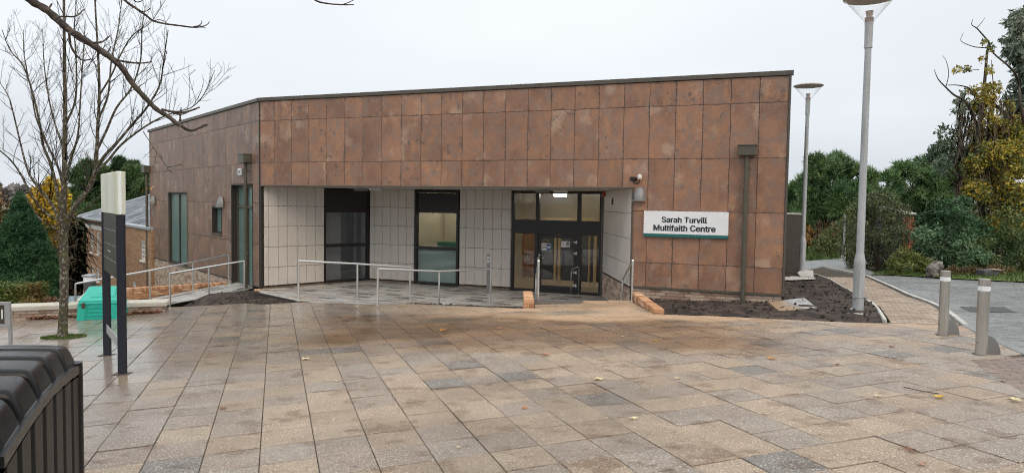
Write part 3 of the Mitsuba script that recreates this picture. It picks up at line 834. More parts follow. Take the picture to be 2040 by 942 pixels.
downpipe(CORN - 0.02 * N2, D2, -N2, 13.335, 13.71, 1.10, 1.335, 2.8, 13.52, -2.2, 'downpipe with hopper right of the name sign')
downpipe(CORN - 0.02 * M2, L2, -M2, 0.62, 1.10, 1.07, 1.33, 2.8, 0.86, -2.85, 'downpipe with hopper beside the side door')
downpipe(CORN - 0.02 * M2, L2, -M2, 13.02, 13.44, 1.06, 1.36, 2.8, 13.22, -3.9, 'downpipe with hopper at the far end of the wing')

# lobby behind the glass
def room(o, a, b, v0, v1):
    pass


LOB = put('lobby', join(
    box(fac(3.05, 3.56, -2.70), 6.9 * D3, 6 * N3, [0, 0, 0.03])), 'mat_lobby_floor', BLD)
put('wall', join(box(fac(3.05, 9.5, -2.67), 6.9 * D3, 0.1 * N3, [0, 0, 3.3]), box(fac(3.05, 3.56, -2.67), 0.08 * D3, 5.94 * N3, [0, 0, 3.3]), box(fac(9.87, 3.56, -2.67), 0.08 * D3, 5.94 * N3, [0, 0, 3.3])), 'mat_cream_wall', LOB)
put('ceiling', box(fac(3.05, 3.56, 0.62), 6.9 * D3, 6 * N3, [0, 0, 0.05]), 'mat_cream_wall', LOB)
put('office_wall', box(fac(3.2, 5.6, -2.67), 2.6 * D3, 0.08 * N3, [0, 0, 3.3]), 'mat_cream_wall', LOB)
put('desk', rbox(fac(3.45, 4.6, -2.67), 1.1 * D3, 0.5 * N3, [0, 0, 1.30], 0.01), 'mat_desk_green', LOB)
b5 = lambda px, v: on_ray(px, CORN + v * N2, D2)
for px_, w_ in ((1106.5, 0.085), (1114.5, 0.085), (1174.5, 0.05), (1186.0, 0.10), (1199, 0.05)):
    put('wood_post', rbox(fac(b5(px_, 5.2) - w_ / 2, 5.2, -2.67), w_ * D3, 0.09 * N3, [0, 0, 2.2], 0.004), 'mat_wood', LOB)
put('wood_rail', join(rbox(fac(b5(1072, 5.2), 5.205, -2.67), (b5(1203, 5.2) - b5(1072, 5.2)) * D3, 0.08 * N3, [0, 0, 0.16], 0.004), rbox(fac(b5(1072, 5.2), 5.205, -0.60), (b5(1203, 5.2) - b5(1072, 5.2)) * D3, 0.08 * N3, [0, 0, 0.12], 0.004)), 'mat_wood', LOB)
put('dark_screen', box(fac(b5(1072, 5.4), 5.4, -2.67), (b5(1210, 5.4) - b5(1072, 5.4)) * D3, 0.03 * N3, [0, 0, 2.1]), 'mat_dark_wall', LOB)
put('inner_door', rbox(fac(b5(1041, 7.0), 7.0, -2.67), 0.55 * D3, 0.06 * N3, [0, 0, 2.1], 0.004), 'mat_wood_red', LOB)
put('exit_mark', rbox(fac(6.86, 3.9, -1.72), 0.05 * D3, 0.02 * N3, [0, 0, 0.10], 0.002), 'mat_desk_green', LOB)
for nm_, (u_, v_, w_, l_, pw) in enumerate([(7.88, 4.1, 0.34, 0.25, 30), (6.9, 6.5, 1.0, 0.25, 22), (8.9, 6.5, 1.0, 0.25, 22), (4.1, 4.6, 1.0, 0.25, 20)]):
    m = box(fac(u_ - w_ / 2, v_, 0.20 if nm_ == 0 else 0.52), w_ * D3, l_ * N3, [0, 0, 0.13 if nm_ == 0 else 0.05])
    put('ceiling_light', m, 'mat_white_plastic', LOB, label='lit lamp' if nm_ == 0 else None, emitter={'type': 'area', 'radiance': {'type': 'rgb', 'value': [0.068 * pw, 0.066 * pw, 0.057 * pw]}})
put('dim_room', join(box(fac(1.2, 7.0, -2.67), 1.85 * D3, 0.06 * N3, [0, 0, 3.2]), box(fac(-1.0, 3.4, -2.72), 4.0 * D3, 3.6 * N3, [0, 0, 0.03]), box(fac(-1.0, 3.4, 0.5), 4.0 * D3, 3.6 * N3, [0, 0, 0.03]), box(fac(-1.0, 3.0, -2.67), 0.06 * D3, 4 * N3, [0, 0, 3.2]),
                     box(v3(A0 - 0.55 * nA, -2.67) + (sW0 - 0.2) * v3(eA), 1.1 * v3(eA), -0.02 * v3(nA), [0, 0, 3.0])), 'mat_blind_grey', BLD)

# fittings fixed to the building (each of them can be taken off)
def wall_lamp(o, n, e, zc, label, w=0.29, h=0.31):
    o, n, e = v3(o), v3(n), v3(e)
    pts = []
    rows = []
    for t in np.linspace(0, 1, 9):
        rw = w / 2 * (0.30 + 0.70 * math.sin(min(1, 0.15 + t) * math.pi / 2)) if t > 0 else w * 0.10
        dpth = 0.17 * (0.25 + 0.75 * math.sin(min(1, 0.1 + t) * math.pi / 2))
        z = zc + h / 2 - h * t
        rows.append([o + e * (rw * math.cos(a)) + n * (dpth * math.sin(a) + 0.02) + [0, 0, z] for a in np.linspace(0, math.pi, 15)])
    V = np.array(rows).reshape(-1, 3); Fc = []
    for i in range(8):
        for j in range(14):
            q = i * 15 + j
            Fc += [[q, q + 15, q + 16], [q, q + 16, q + 1]]
    hull = trimesh.Trimesh(V, process=False).convex_hull
    k = solo('wall_lamp', (np.array(hull.vertices), np.array(hull.faces)), 'mat_grey_metal_lamp', label, 'lamp', 'wall lamps on the building', smooth=35)
    put('rim', rbox(o - e * (w / 2 + 0.004) + n * 0.018 + [0, 0, zc - h / 2 - 0.016], (w + 0.008) * e, 0.19 * n, [0, 0, 0.016], 0.004), 'mat_grey_plastic', k)
    return k


wall_lamp(CORN + 11.17 * D2 - 0.03 * N2, -N2, D2, 0.245, 'grey hooded wall lamp between the recessed entrance and the white sign')
wall_lamp(CORN + 3.30 * L2 - 0.03 * M2, -M2, L2, -0.12, 'grey hooded wall lamp above the small square window', 0.34, 0.33)
wall_lamp(CORN + 12.3 * L2 - 0.03 * M2, -M2, L2, -0.12, 'grey hooded wall lamp at the far left end of the side wing', 0.34, 0.33)
CAM = thing('security_camera', 'small black security camera on a curved arm above the hooded lamp by the entrance', 'camera')
q = lambda u, z, v=-0.12: fac(u, v, z)
put('arm', tube(smooth_path([q(11.02, 0.56), q(11.03, 0.50), q(11.09, 0.475), q(11.15, 0.50), q(11.17, 0.57)], 5), 0.014, 8), 'mat_black_plastic', CAM, smooth=40)
put('body', cyl(q(10.985, 0.585, -0.17), q(11.05, 0.585, -0.03), 0.052), 'mat_black_plastic', CAM, smooth=40)
put('dome', lathe([(0.0, 0.10), (0.03, 0.093), (0.05, 0.07), (0.055, 0.03), (0.05, -0.01), (0, -0.012)][::-1], q(11.17, 0.60)), 'mat_white_plastic', CAM, smooth=40)
ALM = thing('alarm_box', 'small white alarm box above the side door', 'alarm')
put('case', rbox(win(1.36, -0.09, 0.70), 0.30 * L3, 0.07 * M3, [0, 0, 0.22], 0.02), 'mat_white_plastic', ALM)
put('panel', rbox(win(1.42, -0.096, 0.76), 0.17 * L3, 0.006 * M3, [0, 0, 0.10], 0.002), 'mat_sign_grey', ALM)
solo('fire_beacon', rbox(v3(B1, 0.20) - 0.30 * v3(eB) + 0.03 * v3(nB), 0.14 * v3(eB), 0.08 * v3(nB), [0, 0, 0.14], 0.015), 'mat_red_plastic', 'small red beacon high on the right wall of the recess', 'beacon')
solo('call_switch', rbox(v3(B1, -0.02) - 1.35 * v3(eB) + 0.028 * v3(nB), 0.05 * v3(eB), 0.03 * v3(nB), [0, 0, 0.18], 0.008), 'mat_frame', 'thin dark switch plate on the right wall of the recess', 'switch')
for nm_, (pxa, pxb, pya, pyb, vv, m_, lab) in enumerate([(704, 729, 375, 381, 1.9, 'mat_grey_plastic', 'grey ceiling fitting under the soffit beside the left dark window'), (735, 757, 374, 379, 1.2, 'mat_white_paint', 'white ceiling fitting under the soffit left of the middle window'),
                                                       (1065, 1090, 375, 386, 2.3, 'mat_grey_plastic', 'grey ceiling fitting above the entrance door'), (1101, 1127, 376, 383, 1.9, 'mat_white_paint', 'white ceiling fitting above the entrance door')]):
    a, b = on_ray(pxa, CORN + vv * N2, D2), on_ray(pxb, CORN + vv * N2, D2)
    k = solo('soffit_fitting', rbox(fac(a, vv, 0.285), (b - a) * D3, 0.12 * N3, [0, 0, 0.08], 0.01), m_, lab, 'light fitting', 'fittings under the entrance soffit')

# name sign
SGN = thing('name_sign', 'white name sign with dark lettering and a green lower edge on the rust wall', 'sign')
put('board', rbox(fac(11.285, -0.105, -0.672), 1.885 * D3, 0.07 * N3, [0, 0, 0.522], 0.004), 'mat_sign_white', SGN)
put('lower_edge', rbox(fac(11.285, -0.107, -0.745), 1.885 * D3, 0.075 * N3, [0, 0, 0.0715], 0.004), 'mat_sign_green', SGN)


def lettering(text, u0, u1, z, v, key, m='mat_sign_ink', bold=True):
    tm = meshkit.text_mesh(text, 0.1, 0.004, bold=bold)
    V = np.array(tm.vertices); w = V[:, 0].max() - V[:, 0].min()
    s = (u1 - u0) / w
    ms = []
    for k, (du, dz_) in enumerate(((0, 0), (0.0035, 0), (-0.0035, 0))):
        ms.append((np.array([fac(u0 + du + (x - V[:, 0].min()) * s, v - zz * (1 + 0.12 * k), z + dz_ + y * s) for x, y, zz in V]), np.array(tm.faces)))
    put('lettering', join(*ms), m, key)


lettering('Sarah Turvill', 11.70, 12.71, -0.405, -0.106, SGN)
lettering('Multifaith Centre', 11.515, 12.90, -0.598, -0.106, SGN)
# ------------------------------------------------------------------ the ground
def seg_dist(x, y, a, b):
    a, b = np.array(a), np.array(b); e = b - a
    t = np.clip(((x - a[0]) * e[0] + (y - a[1]) * e[1]) / (e @ e), 0, 1)
    return np.hypot(x - a[0] - t * e[0], y - a[1] - t * e[1])


def terrain(x, y):
    z = G(x, y) - 0.10
    left = -3.3 - 0.105 * np.clip(y - 16, 0, 45) - 0.03 * np.clip(-x - 10, 0, 60)
    bld = -3.95 - 0.05 * np.clip(y - 24, 0, 60)
    w_b = ss(15.6, 17.0, y + 0 * x) * ss(5.5, 3.5, x - 0.39 * (y - 15.1) + 0.9)
    z = z * (1 - w_b) + bld * w_b
    wl = ss(14.6, 16.0, y + 0.38 * (x + 8)) * ss(-7.0, -9.5, x)
    z = z * (1 - wl) + left * wl
    z = np.where(y > 26, z - 0.02 * np.clip(y - 26, 0, 60) * ss(6, 12, x), z)
    z = z + 0.35 * (meshkit.fbm(np.column_stack([x, y, 0 * x]) * 0.08, 3, 4) - 0.5) * ss(24, 40, y)
    # the far country on the left: a valley and a low ridge beyond
    far = np.hypot(x, y)
    z = z - 6 * ss(70, 160, far) * ss(5, -40, x)
    return z


gx = np.unique(np.concatenate([np.arange(-16, 18.01, 0.4), np.linspace(-60, -16, 40), np.linspace(18, 60, 40), np.linspace(-900, -60, 24), np.linspace(60, 900, 24)]))
gy = np.unique(np.concatenate([np.arange(-2, 30.01, 0.4), np.linspace(30, 90, 50), np.linspace(90, 1400, 30), np.linspace(-40, -2, 6)]))
XX, YY = np.meshgrid(gx, gy)
nx_, ny_ = len(gx), len(gy)
idx = np.arange(nx_ * ny_).reshape(ny_, nx_)
tri = np.vstack([np.stack([idx[:-1, :-1], idx[:-1, 1:], idx[1:, 1:]], -1).reshape(-1, 3), np.stack([idx[:-1, :-1], idx[1:, 1:], idx[1:, :-1]], -1).reshape(-1, 3)])
put('ground', (np.column_stack([XX.ravel(), YY.ravel(), terrain(XX.ravel(), YY.ravel())]), tri), 'mat_earth', kind='structure', smooth=True)

hx = np.linspace(-420, -60, 90)
hv, hf = [], []
for i, x in enumerate(hx):
    h = 14 + 12 * meshkit.fbm(np.array([[x * 0.012, 3.1, 0]]), 4, 6)[0]
    for j, (dy, k) in enumerate(((0, 0.0), (60, 0.75), (140, 1.0), (320, 0.2))):
        hv.append([x * (1 + dy / 560), 560 + dy, -16 + h * k])
for i in range(len(hx) - 1):
    for j in range(3):
        a = i * 4 + j
        hf += [[a, a + 4, a + 5], [a, a + 5, a + 1]]
put('hill', (np.array(hv), np.array(hf)), 'mat_hill', kind='structure', smooth=True)

KERB = [(12.11, 26.85), (11.29, 22.04), (10.09, 18.46), (9.2, 15.92), (8.74, 14.23), (8.15, 12.85), (7.45, 11.36), (7.17, 10.63), (6.76, 9.34), (6.63, 8.86), (6.35, 7.5), (6.1, 3.0)]
EDGE = [(6.45, 11.80), (7.47, 14.07), (8.31, 16.79), (9.61, 20.93), (10.09, 23.26), (10.63, 25.19)]
PFRONT = [(3.0, 13.41), (4.15, 12.86), (4.92, 12.44), (5.54, 12.07), (6.41, 11.74)]
plaza = Polygon([(-14, 1.6), (-14, 12.5), (-10.33, 13.91), (-9.05, 14.40), (-7.5, 14.93), (-7.75, 15.6), (-10.4, 17.9), (-9.25, 18.5), (-5.87, 16.17), (-5.12, 16.42), (-3.05, 15.87), (-2.3, 15.88), (0.27, 14.73),
                 (0.52, 14.73), (0.52, 15.40), (2.74, 15.40), (2.80, 13.42)] + PFRONT + [(6.45, 11.78), (7.45, 11.36), (7.17, 10.63), (6.76, 9.34), (6.63, 8.86), (6.35, 7.5), (6.1, 3.0), (6.1, 1.6)])
brown_patch = Polygon([(5.78, 8.61), (5.53, 7.95), (5.44, 7.6), (5.3, 7.06), (5.1, 6.2), (5.9, 5.9), (6.22, 6.4), (6.33, 7.5), (6.55, 8.75)])
slab_zone = plaza.difference(brown_patch)
PAV = put('pavement', drape(plaza, G, 0.45, -0.012), 'mat_joint_sand', kind='structure')


def in_frame(P, pad=0.05):
    z = P @ fwd
    u, v = (P @ RIGHT) / np.maximum(z, 1e-3) * F, (P @ UP) / np.maximum(z, 1e-3) * F
    return (z > 0.3) & (abs(u) < 0.5 + pad) & (abs(v) < 0.231 + pad)


def lay(poly, o, e, L, W, zf, pick, parent, name, limit, rest_name, gl=0.006, gw=0.006, bond=0.0, jit=0.0012, thick=0.02, maxd=60, seed=1, cham=0.003, stuff_mat=None):
    """blocks L long (along e) and W wide over the polygon, the largest seen as parts"""
    r = np.random.default_rng(seed)
    o, e = np.array(o, float), np.array(e, float); e /= np.linalg.norm(e); n = np.array([-e[1], e[0]])
    c = np.array(poly.exterior.coords) - o
    i0, i1 = int((c @ e).min() // L) - 2, int((c @ e).max() // L) + 2
    j0, j1 = int((c @ n).min() // W) - 1, int((c @ n).max() // W) + 1
    prep = shapely.prepared.prep(poly)
    found = []
    for j in range(j0, j1 + 1):
        for i in range(i0, i1 + 1):
            s = (i + bond * (j % 2)) * L
            q0 = o + e * s + n * j * W
            q = np.array([q0 + e * gl / 2 + n * gw / 2, q0 + e * (L - gl / 2) + n * gw / 2, q0 + e * (L - gl / 2) + n * (W - gw / 2), q0 + e * gl / 2 + n * (W - gw / 2)])
            cen = q.mean(0)
            if np.hypot(*cen) > maxd: continue
            P = np.array([cen[0], cen[1], float(zf(cen[0], cen[1]))])
            if not in_frame(P, 0.12): continue
            pg = Polygon(q)
            if prep.contains(pg):
                found.append((np.linalg.norm(P), i, j, q, True))
            elif prep.intersects(pg):
                for g in geoms(pg.intersection(poly)):
                    if g.area > 0.02 * L * W + 0.0004 and len(g.exterior.coords) < 9:
                        g = shapely.geometry.polygon.orient(g)
                        found.append((np.linalg.norm(P) + 0.3, i, j, np.array(g.exterior.coords)[:-1], False))
    found.sort(key=lambda x: x[0])
    rest = {}
    for k, (dist, i, j, q, full) in enumerate(found):
        m = len(q)
        z = zf(q[:, 0], q[:, 1]) + r.normal(0, jit) + r.normal(0, jit * 0.6, m)
        top = np.column_stack([q, z])
        ii = np.arange(m); jj = (ii + 1) % m
        if full and cham:
            cc = top.mean(0)
            inn = top + (cc - top) * (2.2 * cham / np.array([np.hypot(*(cc - t)[:2]) for t in top]))[:, None]
            ring = top - [0, 0, cham * 0.8]
            V = np.vstack([inn, ring, top - [0, 0, thick]])
            f = [[0, a, a + 1] for a in range(1, m - 1)]
            Fc = np.vstack([f, *[np.vstack([np.stack([ii + b, ii + b + m, jj + b + m], 1), np.stack([ii + b, jj + b + m, jj + b], 1)]) for b in (0, m)]])
        else:
            V = np.vstack([top, top - [0, 0, thick]])
            v2, f = poly_tris(Polygon(q))
            if len(v2) == m:
                order = [int(np.argmin(((q - p) ** 2).sum(1))) for p in v2]
                f = np.array(order)[f]
            else:
                f = np.array([[0, a, a + 1] for a in range(1, m - 1)])
            a0 = np.cross(np.append(q[f[0][1]] - q[f[0][0]], 0), np.append(q[f[0][2]] - q[f[0][0]], 0))[2]
            f = f if a0 > 0 else f[:, ::-1]
            Fc = np.vstack([f, np.stack([ii, ii + m, jj + m], 1), np.stack([ii, jj + m, jj], 1)])
        bs = pick(i, j, q.mean(0), r)
        if k < limit:
            put(name, (V, Fc), bs, parent)
        else:
            rest.setdefault(bs, []).append((V, Fc))
    for bs, ms in rest.items():
        put(rest_name, join(*ms), bs, parent, kind='stuff')
    return len(found)


PHI = 0.328365
NXV, TXV = np.array([math.cos(PHI), math.sin(PHI)]), np.array([-math.sin(PHI), math.cos(PHI)])


def pick_slab(i, j, c, r):
    w = np.array(SLAB_W, float)
    if c[0] < -3.2:
        w = np.array([12, 10, 34, 30, 6.0])
    if c[1] > 12.3 and c[0] > -1:
        w = w * np.array([1.3, 1.6, 0.8, 0.6, 0.55])
    if c[0] > 3.3 and c[1] < 10:
        w = w * np.array([0.9, 0.7, 0.9, 2.6, 1.5])
    return SLAB_KEYS[r.choice(5, p=w / w.sum())]


lay(slab_zone, NXV * -2.38297, NXV, 0.45, 0.45, G, pick_slab, PAV, 'slab', 300, 'far_slab', gl=0.009, gw=0.0085, jit=0.0020, thick=0.016, seed=11)
lay(brown_patch, (5.8, 8.6), (0.93, -0.37), 0.2, 0.1, lambda x, y: G(x, y), lambda i, j, c, r: f'mat_brown_block_{r.integers(2)}', PAV, 'brown_block', 150, 'brown_blocks', bond=0.5, thick=0.012, seed=12)

# entrance steps down to the terrace
STEP = put('entrance_steps', join(box([0.51, 15.40, -2.9], [2.27, 0, 0], [0, 0.50, 0], [0, 0, 0.655]), box([0.51, 15.90, -2.9], [2.27, 0, 0], [0, 0.50, 0], [0, 0, 0.50]), box([0.51, 16.40, -2.9], [2.27, 0, 0], [0, 0.50, 0], [0, 0, 0.36])), 'mat_bed_mortar', kind='structure')
for r_, (y_, z_) in enumerate([(15.40, None), (15.90, -2.40), (16.40, -2.54)]):
    for k in range(4):
        x_ = 0.512 + 0.566 * k
        zt = float(G(x_ + 0.28, y_ + 0.25)) if z_ is None else z_
        put('tread', rbox([x_ + 0.002, y_ + 0.002, zt - 0.045], [0.562, 0, 0], [0, 0.515 if z_ is None else 0.50, 0], [0, 0, 0.045], 0.006), 'mat_slab_tan' if (k + r_) % 3 else 'mat_slab_buff', STEP)
for k in range(3):
    put('insert', rbox([0.95 + 0.62 * k, 15.43, float(G(1.1 + 0.62 * k, 15.45)) - 0.02], [0.34, 0, 0], [0, 0.10, 0], [0, 0, 0.0235], 0.002), 'mat_slab_slate', STEP)

# terrace, ramp and side path, laid with small multi-coloured blocks
r_end = fac(9.5, 3.3, 0)[:2]; l_end = fac(1.587, 3.3, 0)[:2]
terr = Polygon([(-7.36, 20.28), (-7.1, 19.45), (-5.6, 18.0), (-3.0, 17.85), (-2.2, 17.55), (-0.6, 17.42), (0.33, 17.36), (0.33, 16.9), (2.80, 16.9), tuple(r_end), tuple(l_end)])
TZ = lambda x, y: -2.66 + 0 * np.asarray(x, float)
ra, rb = np.array([-5.08, 16.45]), np.array([-3.07, 15.87])
rdir = np.array([0.81, 0.586])


def RZ(x, y):
    s = (np.asarray(x, float) - ra[0]) * rdir[0] + (np.asarray(y, float) - ra[1]) * rdir[1]
    s2 = np.clip(s / 2.9, 0, 1)
    return G(ra[0] + 0 * s, ra[1] + 0 * s) * (1 - s2) * 0.5 + G(rb[0] + 0 * s, rb[1] + 0 * s) * (1 - s2) * 0.5 + -2.655 * s2


ramp = Polygon([(-5.10, 16.44), (-2.64, 18.2), (-0.5, 17.75), (-0.62, 17.45), (-3.03, 15.88)]).difference(terr)
TER = put('terrace', drape(terr, TZ, 1.0, -0.012), 'mat_bed_mortar', kind='structure')


def pick_terr(i, j, c, r):
    return f'mat_terrace_block_{r.choice(4, p=[0.46, 0.12, 0.14, 0.28])}'


lay(terr, CORN, D2, 0.52, 0.20, TZ, pick_terr, TER, 'paver', 300, 'pavers', bond=0.4, gl=0.004, gw=0.004, jit=0.0008, seed=13)
RMP = put('ramp', drape(ramp, RZ, 0.5, -0.012), 'mat_bed_mortar', kind='structure')
lay(ramp, ra, rdir, 0.52, 0.20, RZ, pick_terr, RMP, 'paver', 150, 'pavers', bond=0.4, gl=0.004, gw=0.004, jit=0.0008, seed=14)
put('edging', join(*[rbox([*a, -2.9], np.append(np.array(b) - np.array(a), 0), [0.0, -0.06, 0], [0, 0, h + 2.9], 0.006) for a, b, h in [((-0.55, 17.41), (0.31, 17.35), -2.62), ((-5.6, 17.99), (-3.0, 17.84), -2.635), ((-7.12, 19.44), (-5.62, 18.0), -2.635)]]), 'mat_trim_dark', TER)


def path_z(x, y):
    """the side path falls away from the side door"""
    k = -((np.asarray(x, float) - CORN[0]) * M2[0] + (np.asarray(y, float) - CORN[1]) * M2[1])
    return -2.72 - 0.125 * np.clip(k, -0.5, 8)


spath = Polygon([win(0.60, 0.3, 0)[:2], win(2.42, 0.3, 0)[:2], win(2.42, -4.6, 0)[:2], win(0.74, -4.6, 0)[:2], win(0.74, 0, 0)[:2]])
SPA = put('side_path', drape(spath, path_z, 0.5, -0.012), 'mat_bed_mortar', kind='structure')
lay(spath, CORN, M2, 0.52, 0.20, path_z, pick_terr, SPA, 'paver', 220, 'pavers', bond=0.4, gl=0.004, gw=0.004, jit=0.0008, seed=15)

# planting beds, bare soil with clods
def soil_left(x, y):
    dst = seg_dist(x, y, (-9.25, 18.5), (-5.87, 16.17)); d2 = seg_dist(x, y, (-5.87, 16.17), (-5.1, 16.42)); dst = np.minimum(dst, d2)
    g = G(x, y) - 0.01
    t = ss(0.0, 1.3, dst)
    return g * (1 - t) + (-2.72 + 0.05 * ss(0.3, 1.2, dst) * ss(2.4, 1.0, dst)) * t


def soil_mid(x, y):
    dst = seg_dist(x, y, (-2.3, 15.88), (0.27, 14.73))
    t = ss(0.0, 1.9, dst)
    return (G(x, y) - 0.015) * (1 - t) + -2.63 * t


def soil_right(x, y):
    return G(x, y) - 0.01 + 0.05 * ss(0.0, 0.8, seg_dist(x, y, PFRONT[0], PFRONT[-1])) - 0.06 * ss(0.5, 0.0, seg_dist(x, y, (2.9, 16.3), (5.95, 15.1)))


BEDS = [(Polygon([(-9.2, 18.47), (-5.87, 16.18), (-5.14, 16.43), (-3.0, 17.84), (-5.62, 17.97), (-7.14, 19.44), (-7.42, 20.26), (-7.75, 20.26)]), soil_left, 'soil', 0.045),
        (Polygon([(-2.6, 15.98), (-2.3, 15.89), (0.27, 14.75), (0.27, 17.33), (-0.62, 17.38), (-0.72, 17.30)]), soil_mid, 'soil', 0.03),
        (Polygon([(3.02, 13.43)] + PFRONT[1:-1] + [(6.38, 11.80)] + [(7.42, 14.10), (8.26, 16.81), (9.56, 20.95), (10.03, 23.26), (10.4, 24.6), (9.3, 23.9), (6.02, 15.3), (5.95, 15.08), tuple(fac(11.05, -0.01, 0)[:2]), (3.02, 16.1)]), soil_right, 'soil', 0.05)]
for bi, (pg, zf, nme, rough) in enumerate(BEDS):
    S = put('soil_bed', drape(pg, zf, 0.10, 0.0, rough, 3.2, 20 + bi), 'mat_soil', kind='structure', smooth=False)
    r = np.random.default_rng(40 + bi)
    x0, y0, x1, y1 = pg.bounds
    cl = []
    n_cl = int(pg.area * 130)
    ico = trimesh.creation.icosphere(0)
    for _ in range(n_cl):
        p = r.uniform((x0, y0), (x1, y1))
        if not pg.contains(Point(p)): continue
        s = 0.009 + 0.026 * r.random() ** 3
        V = ico.vertices * s * r.uniform(0.6, 1.3, 3) * (1 + 0.35 * r.normal(size=(12, 1)))
        cl.append((V + [p[0], p[1], float(zf(p[0], p[1])) + rough * 0.2], ico.faces))
    put('clods', join(*cl), 'mat_soil_clod', S, kind='stuff')

# footpath of tan blocks with its pale edging and kerb, the block-paved road, verge
fpath = Polygon([(6.50, 11.77), (7.52, 14.05), (8.37, 16.77), (9.67, 20.91), (10.15, 23.24), (10.7, 25.2), (12.0, 26.7), (11.22, 22.05), (10.02, 18.48), (9.13, 15.95), (8.67, 14.25), (8.08, 12.88), (7.44, 11.42)])
FOOT = put('footpath', drape(fpath, G, 0.5, -0.008), 'mat_joint_sand', kind='structure')
fe = np.array([0.9, -0.42]); fe /= np.linalg.norm(fe)
lay(fpath, (6.5, 11.77), fe, 0.2, 0.1, lambda x, y: G(x, y) + 0.004, lambda i, j, c, r: f'mat_tan_block_{r.integers(3)}', FOOT, 'block', 300, 'blocks', bond=0.5, gl=0.010, gw=0.010, thick=0.014, maxd=24, seed=16, cham=0.004)


def strip(pts, width, h0, h1, m, parent, nm, step=0.9):
    p = np.array(pts, float)
    L = np.concatenate([[0], np.cumsum(np.hypot(*np.diff(p, axis=0).T))])
    n = max(1, int(L[-1] / step))
    s = np.linspace(0, L[-1], n + 1)
    q = np.column_stack([np.interp(s, L, p[:, 0]), np.interp(s, L, p[:, 1])])
    for a, b in zip(q[:-1], q[1:]):
        e = b - a; l = np.hypot(*e); e /= l; nn = np.array([-e[1], e[0]]) * width
        za, zb = float(G(*a)), float(G(*b))
        A = np.array([*(a + e * 0.003), za + h0]); Bv = np.array([*(e * (l - 0.006)), zb - za])
        put(nm, rbox(A, Bv, [nn[0], nn[1], 0], [0, 0, h1 - h0], 0.008), m, parent)


strip(EDGE, 0.055, -0.12, 0.055, 'mat_concrete', FOOT, 'edging_stone', 0.9)
strip(KERB[:7], 0.09, -0.12, 0.03, 'mat_concrete', FOOT, 'kerb_stone', 0.9)
road = Polygon([(11.45, 22.3)] + [(a + 0.12, b) for a, b in KERB[1:7]] + [(7.34, 10.63), (6.92, 9.34), (6.79, 8.86), (6.5, 7.5), (6.26, 3.0), (17, 3), (17, 16.5), (15.0, 18.0), (13.77, 19.6), (12.89, 20.9), (12.2, 22.6)])
ROAD = put('road', drape(road, G, 0.5, -0.008), 'mat_joint_sand', kind='structure')
re = np.array([0.93, -0.36])
lay(road, (7.4, 11.4), re, 0.2, 0.1, lambda x, y: G(x, y) - 0.002, lambda i, j, c, r: f'mat_road_block_{r.integers(3)}', ROAD, 'block', 300, 'blocks', bond=0.5, gl=0.005, gw=0.005, thick=0.01, maxd=25, seed=17, cham=0.003)
strip(KERB[6:], 0.15, -0.12, 0.012, 'mat_road_block_2', ROAD, 'channel_stone', 0.6)
far_road = Polygon([(10.1, 23.0), (11.45, 22.2), (12.2, 23.0), (13.6, 27.0), (17, 30.5), (17, 33), (10.6, 29.3), (10.2, 25.5)])
put('far_road', drape(far_road, lambda x, y: terrain(x, y) + 0.088, 1.0), 'mat_road_block_2', kind='structure')
MAN = put('manhole_cover', drape(Polygon([(8.97, 13.75), (9.75, 13.60), (9.42, 12.85), (8.70, 13.05)]), G, 0.3, 0.006), 'mat_iron')
labels[MAN] = {'label': 'dark rectangular manhole cover set in the grey block road', 'category': 'manhole cover'}
put('frame', join(*[rbox([*a, float(G(*a)) - 0.01], [b[0] - a[0], b[1] - a[1], float(G(*b) - G(*a))], [0, 0.05, 0], [0, 0, 0.021], 0.003) for a, b in (((8.97, 13.72), (9.75, 13.57)), ((8.70, 13.02), (9.42, 12.82)))]), 'mat_iron', MAN)
CVP = put('cover_plate', prism(Polygon([(5.41, 14.50), (6.50, 15.30), (6.13, 13.80), (5.17, 13.24)]), [0, 0, -2.085], [1, 0, 0], [0, 1, 0], [0, 0, 0.075]), 'mat_cover_plate')
labels[CVP] = {'label': 'flat metal cover plate half brown with mud lying in the soil bed', 'category': 'cover plate'}
patch_p = Polygon([(8.35, 21.3), (9.40, 21.6), (8.95, 20.3), (7.95, 20.1)])
PP = put('paved_patch', drape(patch_p, lambda x, y: G(x, y) + 0.06, 0.5), 'mat_joint_sand', kind='structure')
lay(patch_p, (7.95, 20.1), (0.97, 0.2), 0.2, 0.1, lambda x, y: G(x, y) + 0.075, lambda i, j, c, r: 'mat_concrete', PP, 'block', 80, 'blocks', bond=0.5, thick=0.012, seed=18)
solo('concrete_ramp_slab', prism(Polygon([(9.15, 20.9), (9.60, 22.0), (10.0, 22.9), (9.72, 23.1), (9.1, 22.0), (8.8, 21.05)]), [0, 0, -2.16], [1, 0, 0], [0, 1, 0], [0, 0, 0.06]), 'mat_concrete', 'long pale concrete slab lying at the edge of the tan footpath', 'slab')


def blades(poly, zf, n, h, seed, cols, w=0.012):
    r = np.random.default_rng(seed)
    x0, y0, x1, y1 = poly.bounds
    p = r.uniform((x0, y0), (x1, y1), (n, 2))
    p = p[shapely.contains_xy(poly, p[:, 0], p[:, 1])]
    n = len(p); z = zf(p[:, 0], p[:, 1])
    a = r.uniform(0, 6.283, n); hh = h * r.uniform(0.5, 1.3, n); ln = r.normal(0, 0.35, (n, 2)) * hh[:, None]
    b = np.column_stack([p, z]); e = np.column_stack([np.cos(a), np.sin(a), 0 * a]) * w
    V = np.stack([b - e, b + e, b + np.column_stack([ln, hh])], 1).reshape(-1, 3)
    c = np.repeat(np.asarray(cols)[r.integers(len(cols), size=n)] * r.uniform(0.75, 1.25, (n, 1)), 3, 0)
    return V, np.arange(3 * n).reshape(-1, 3), c


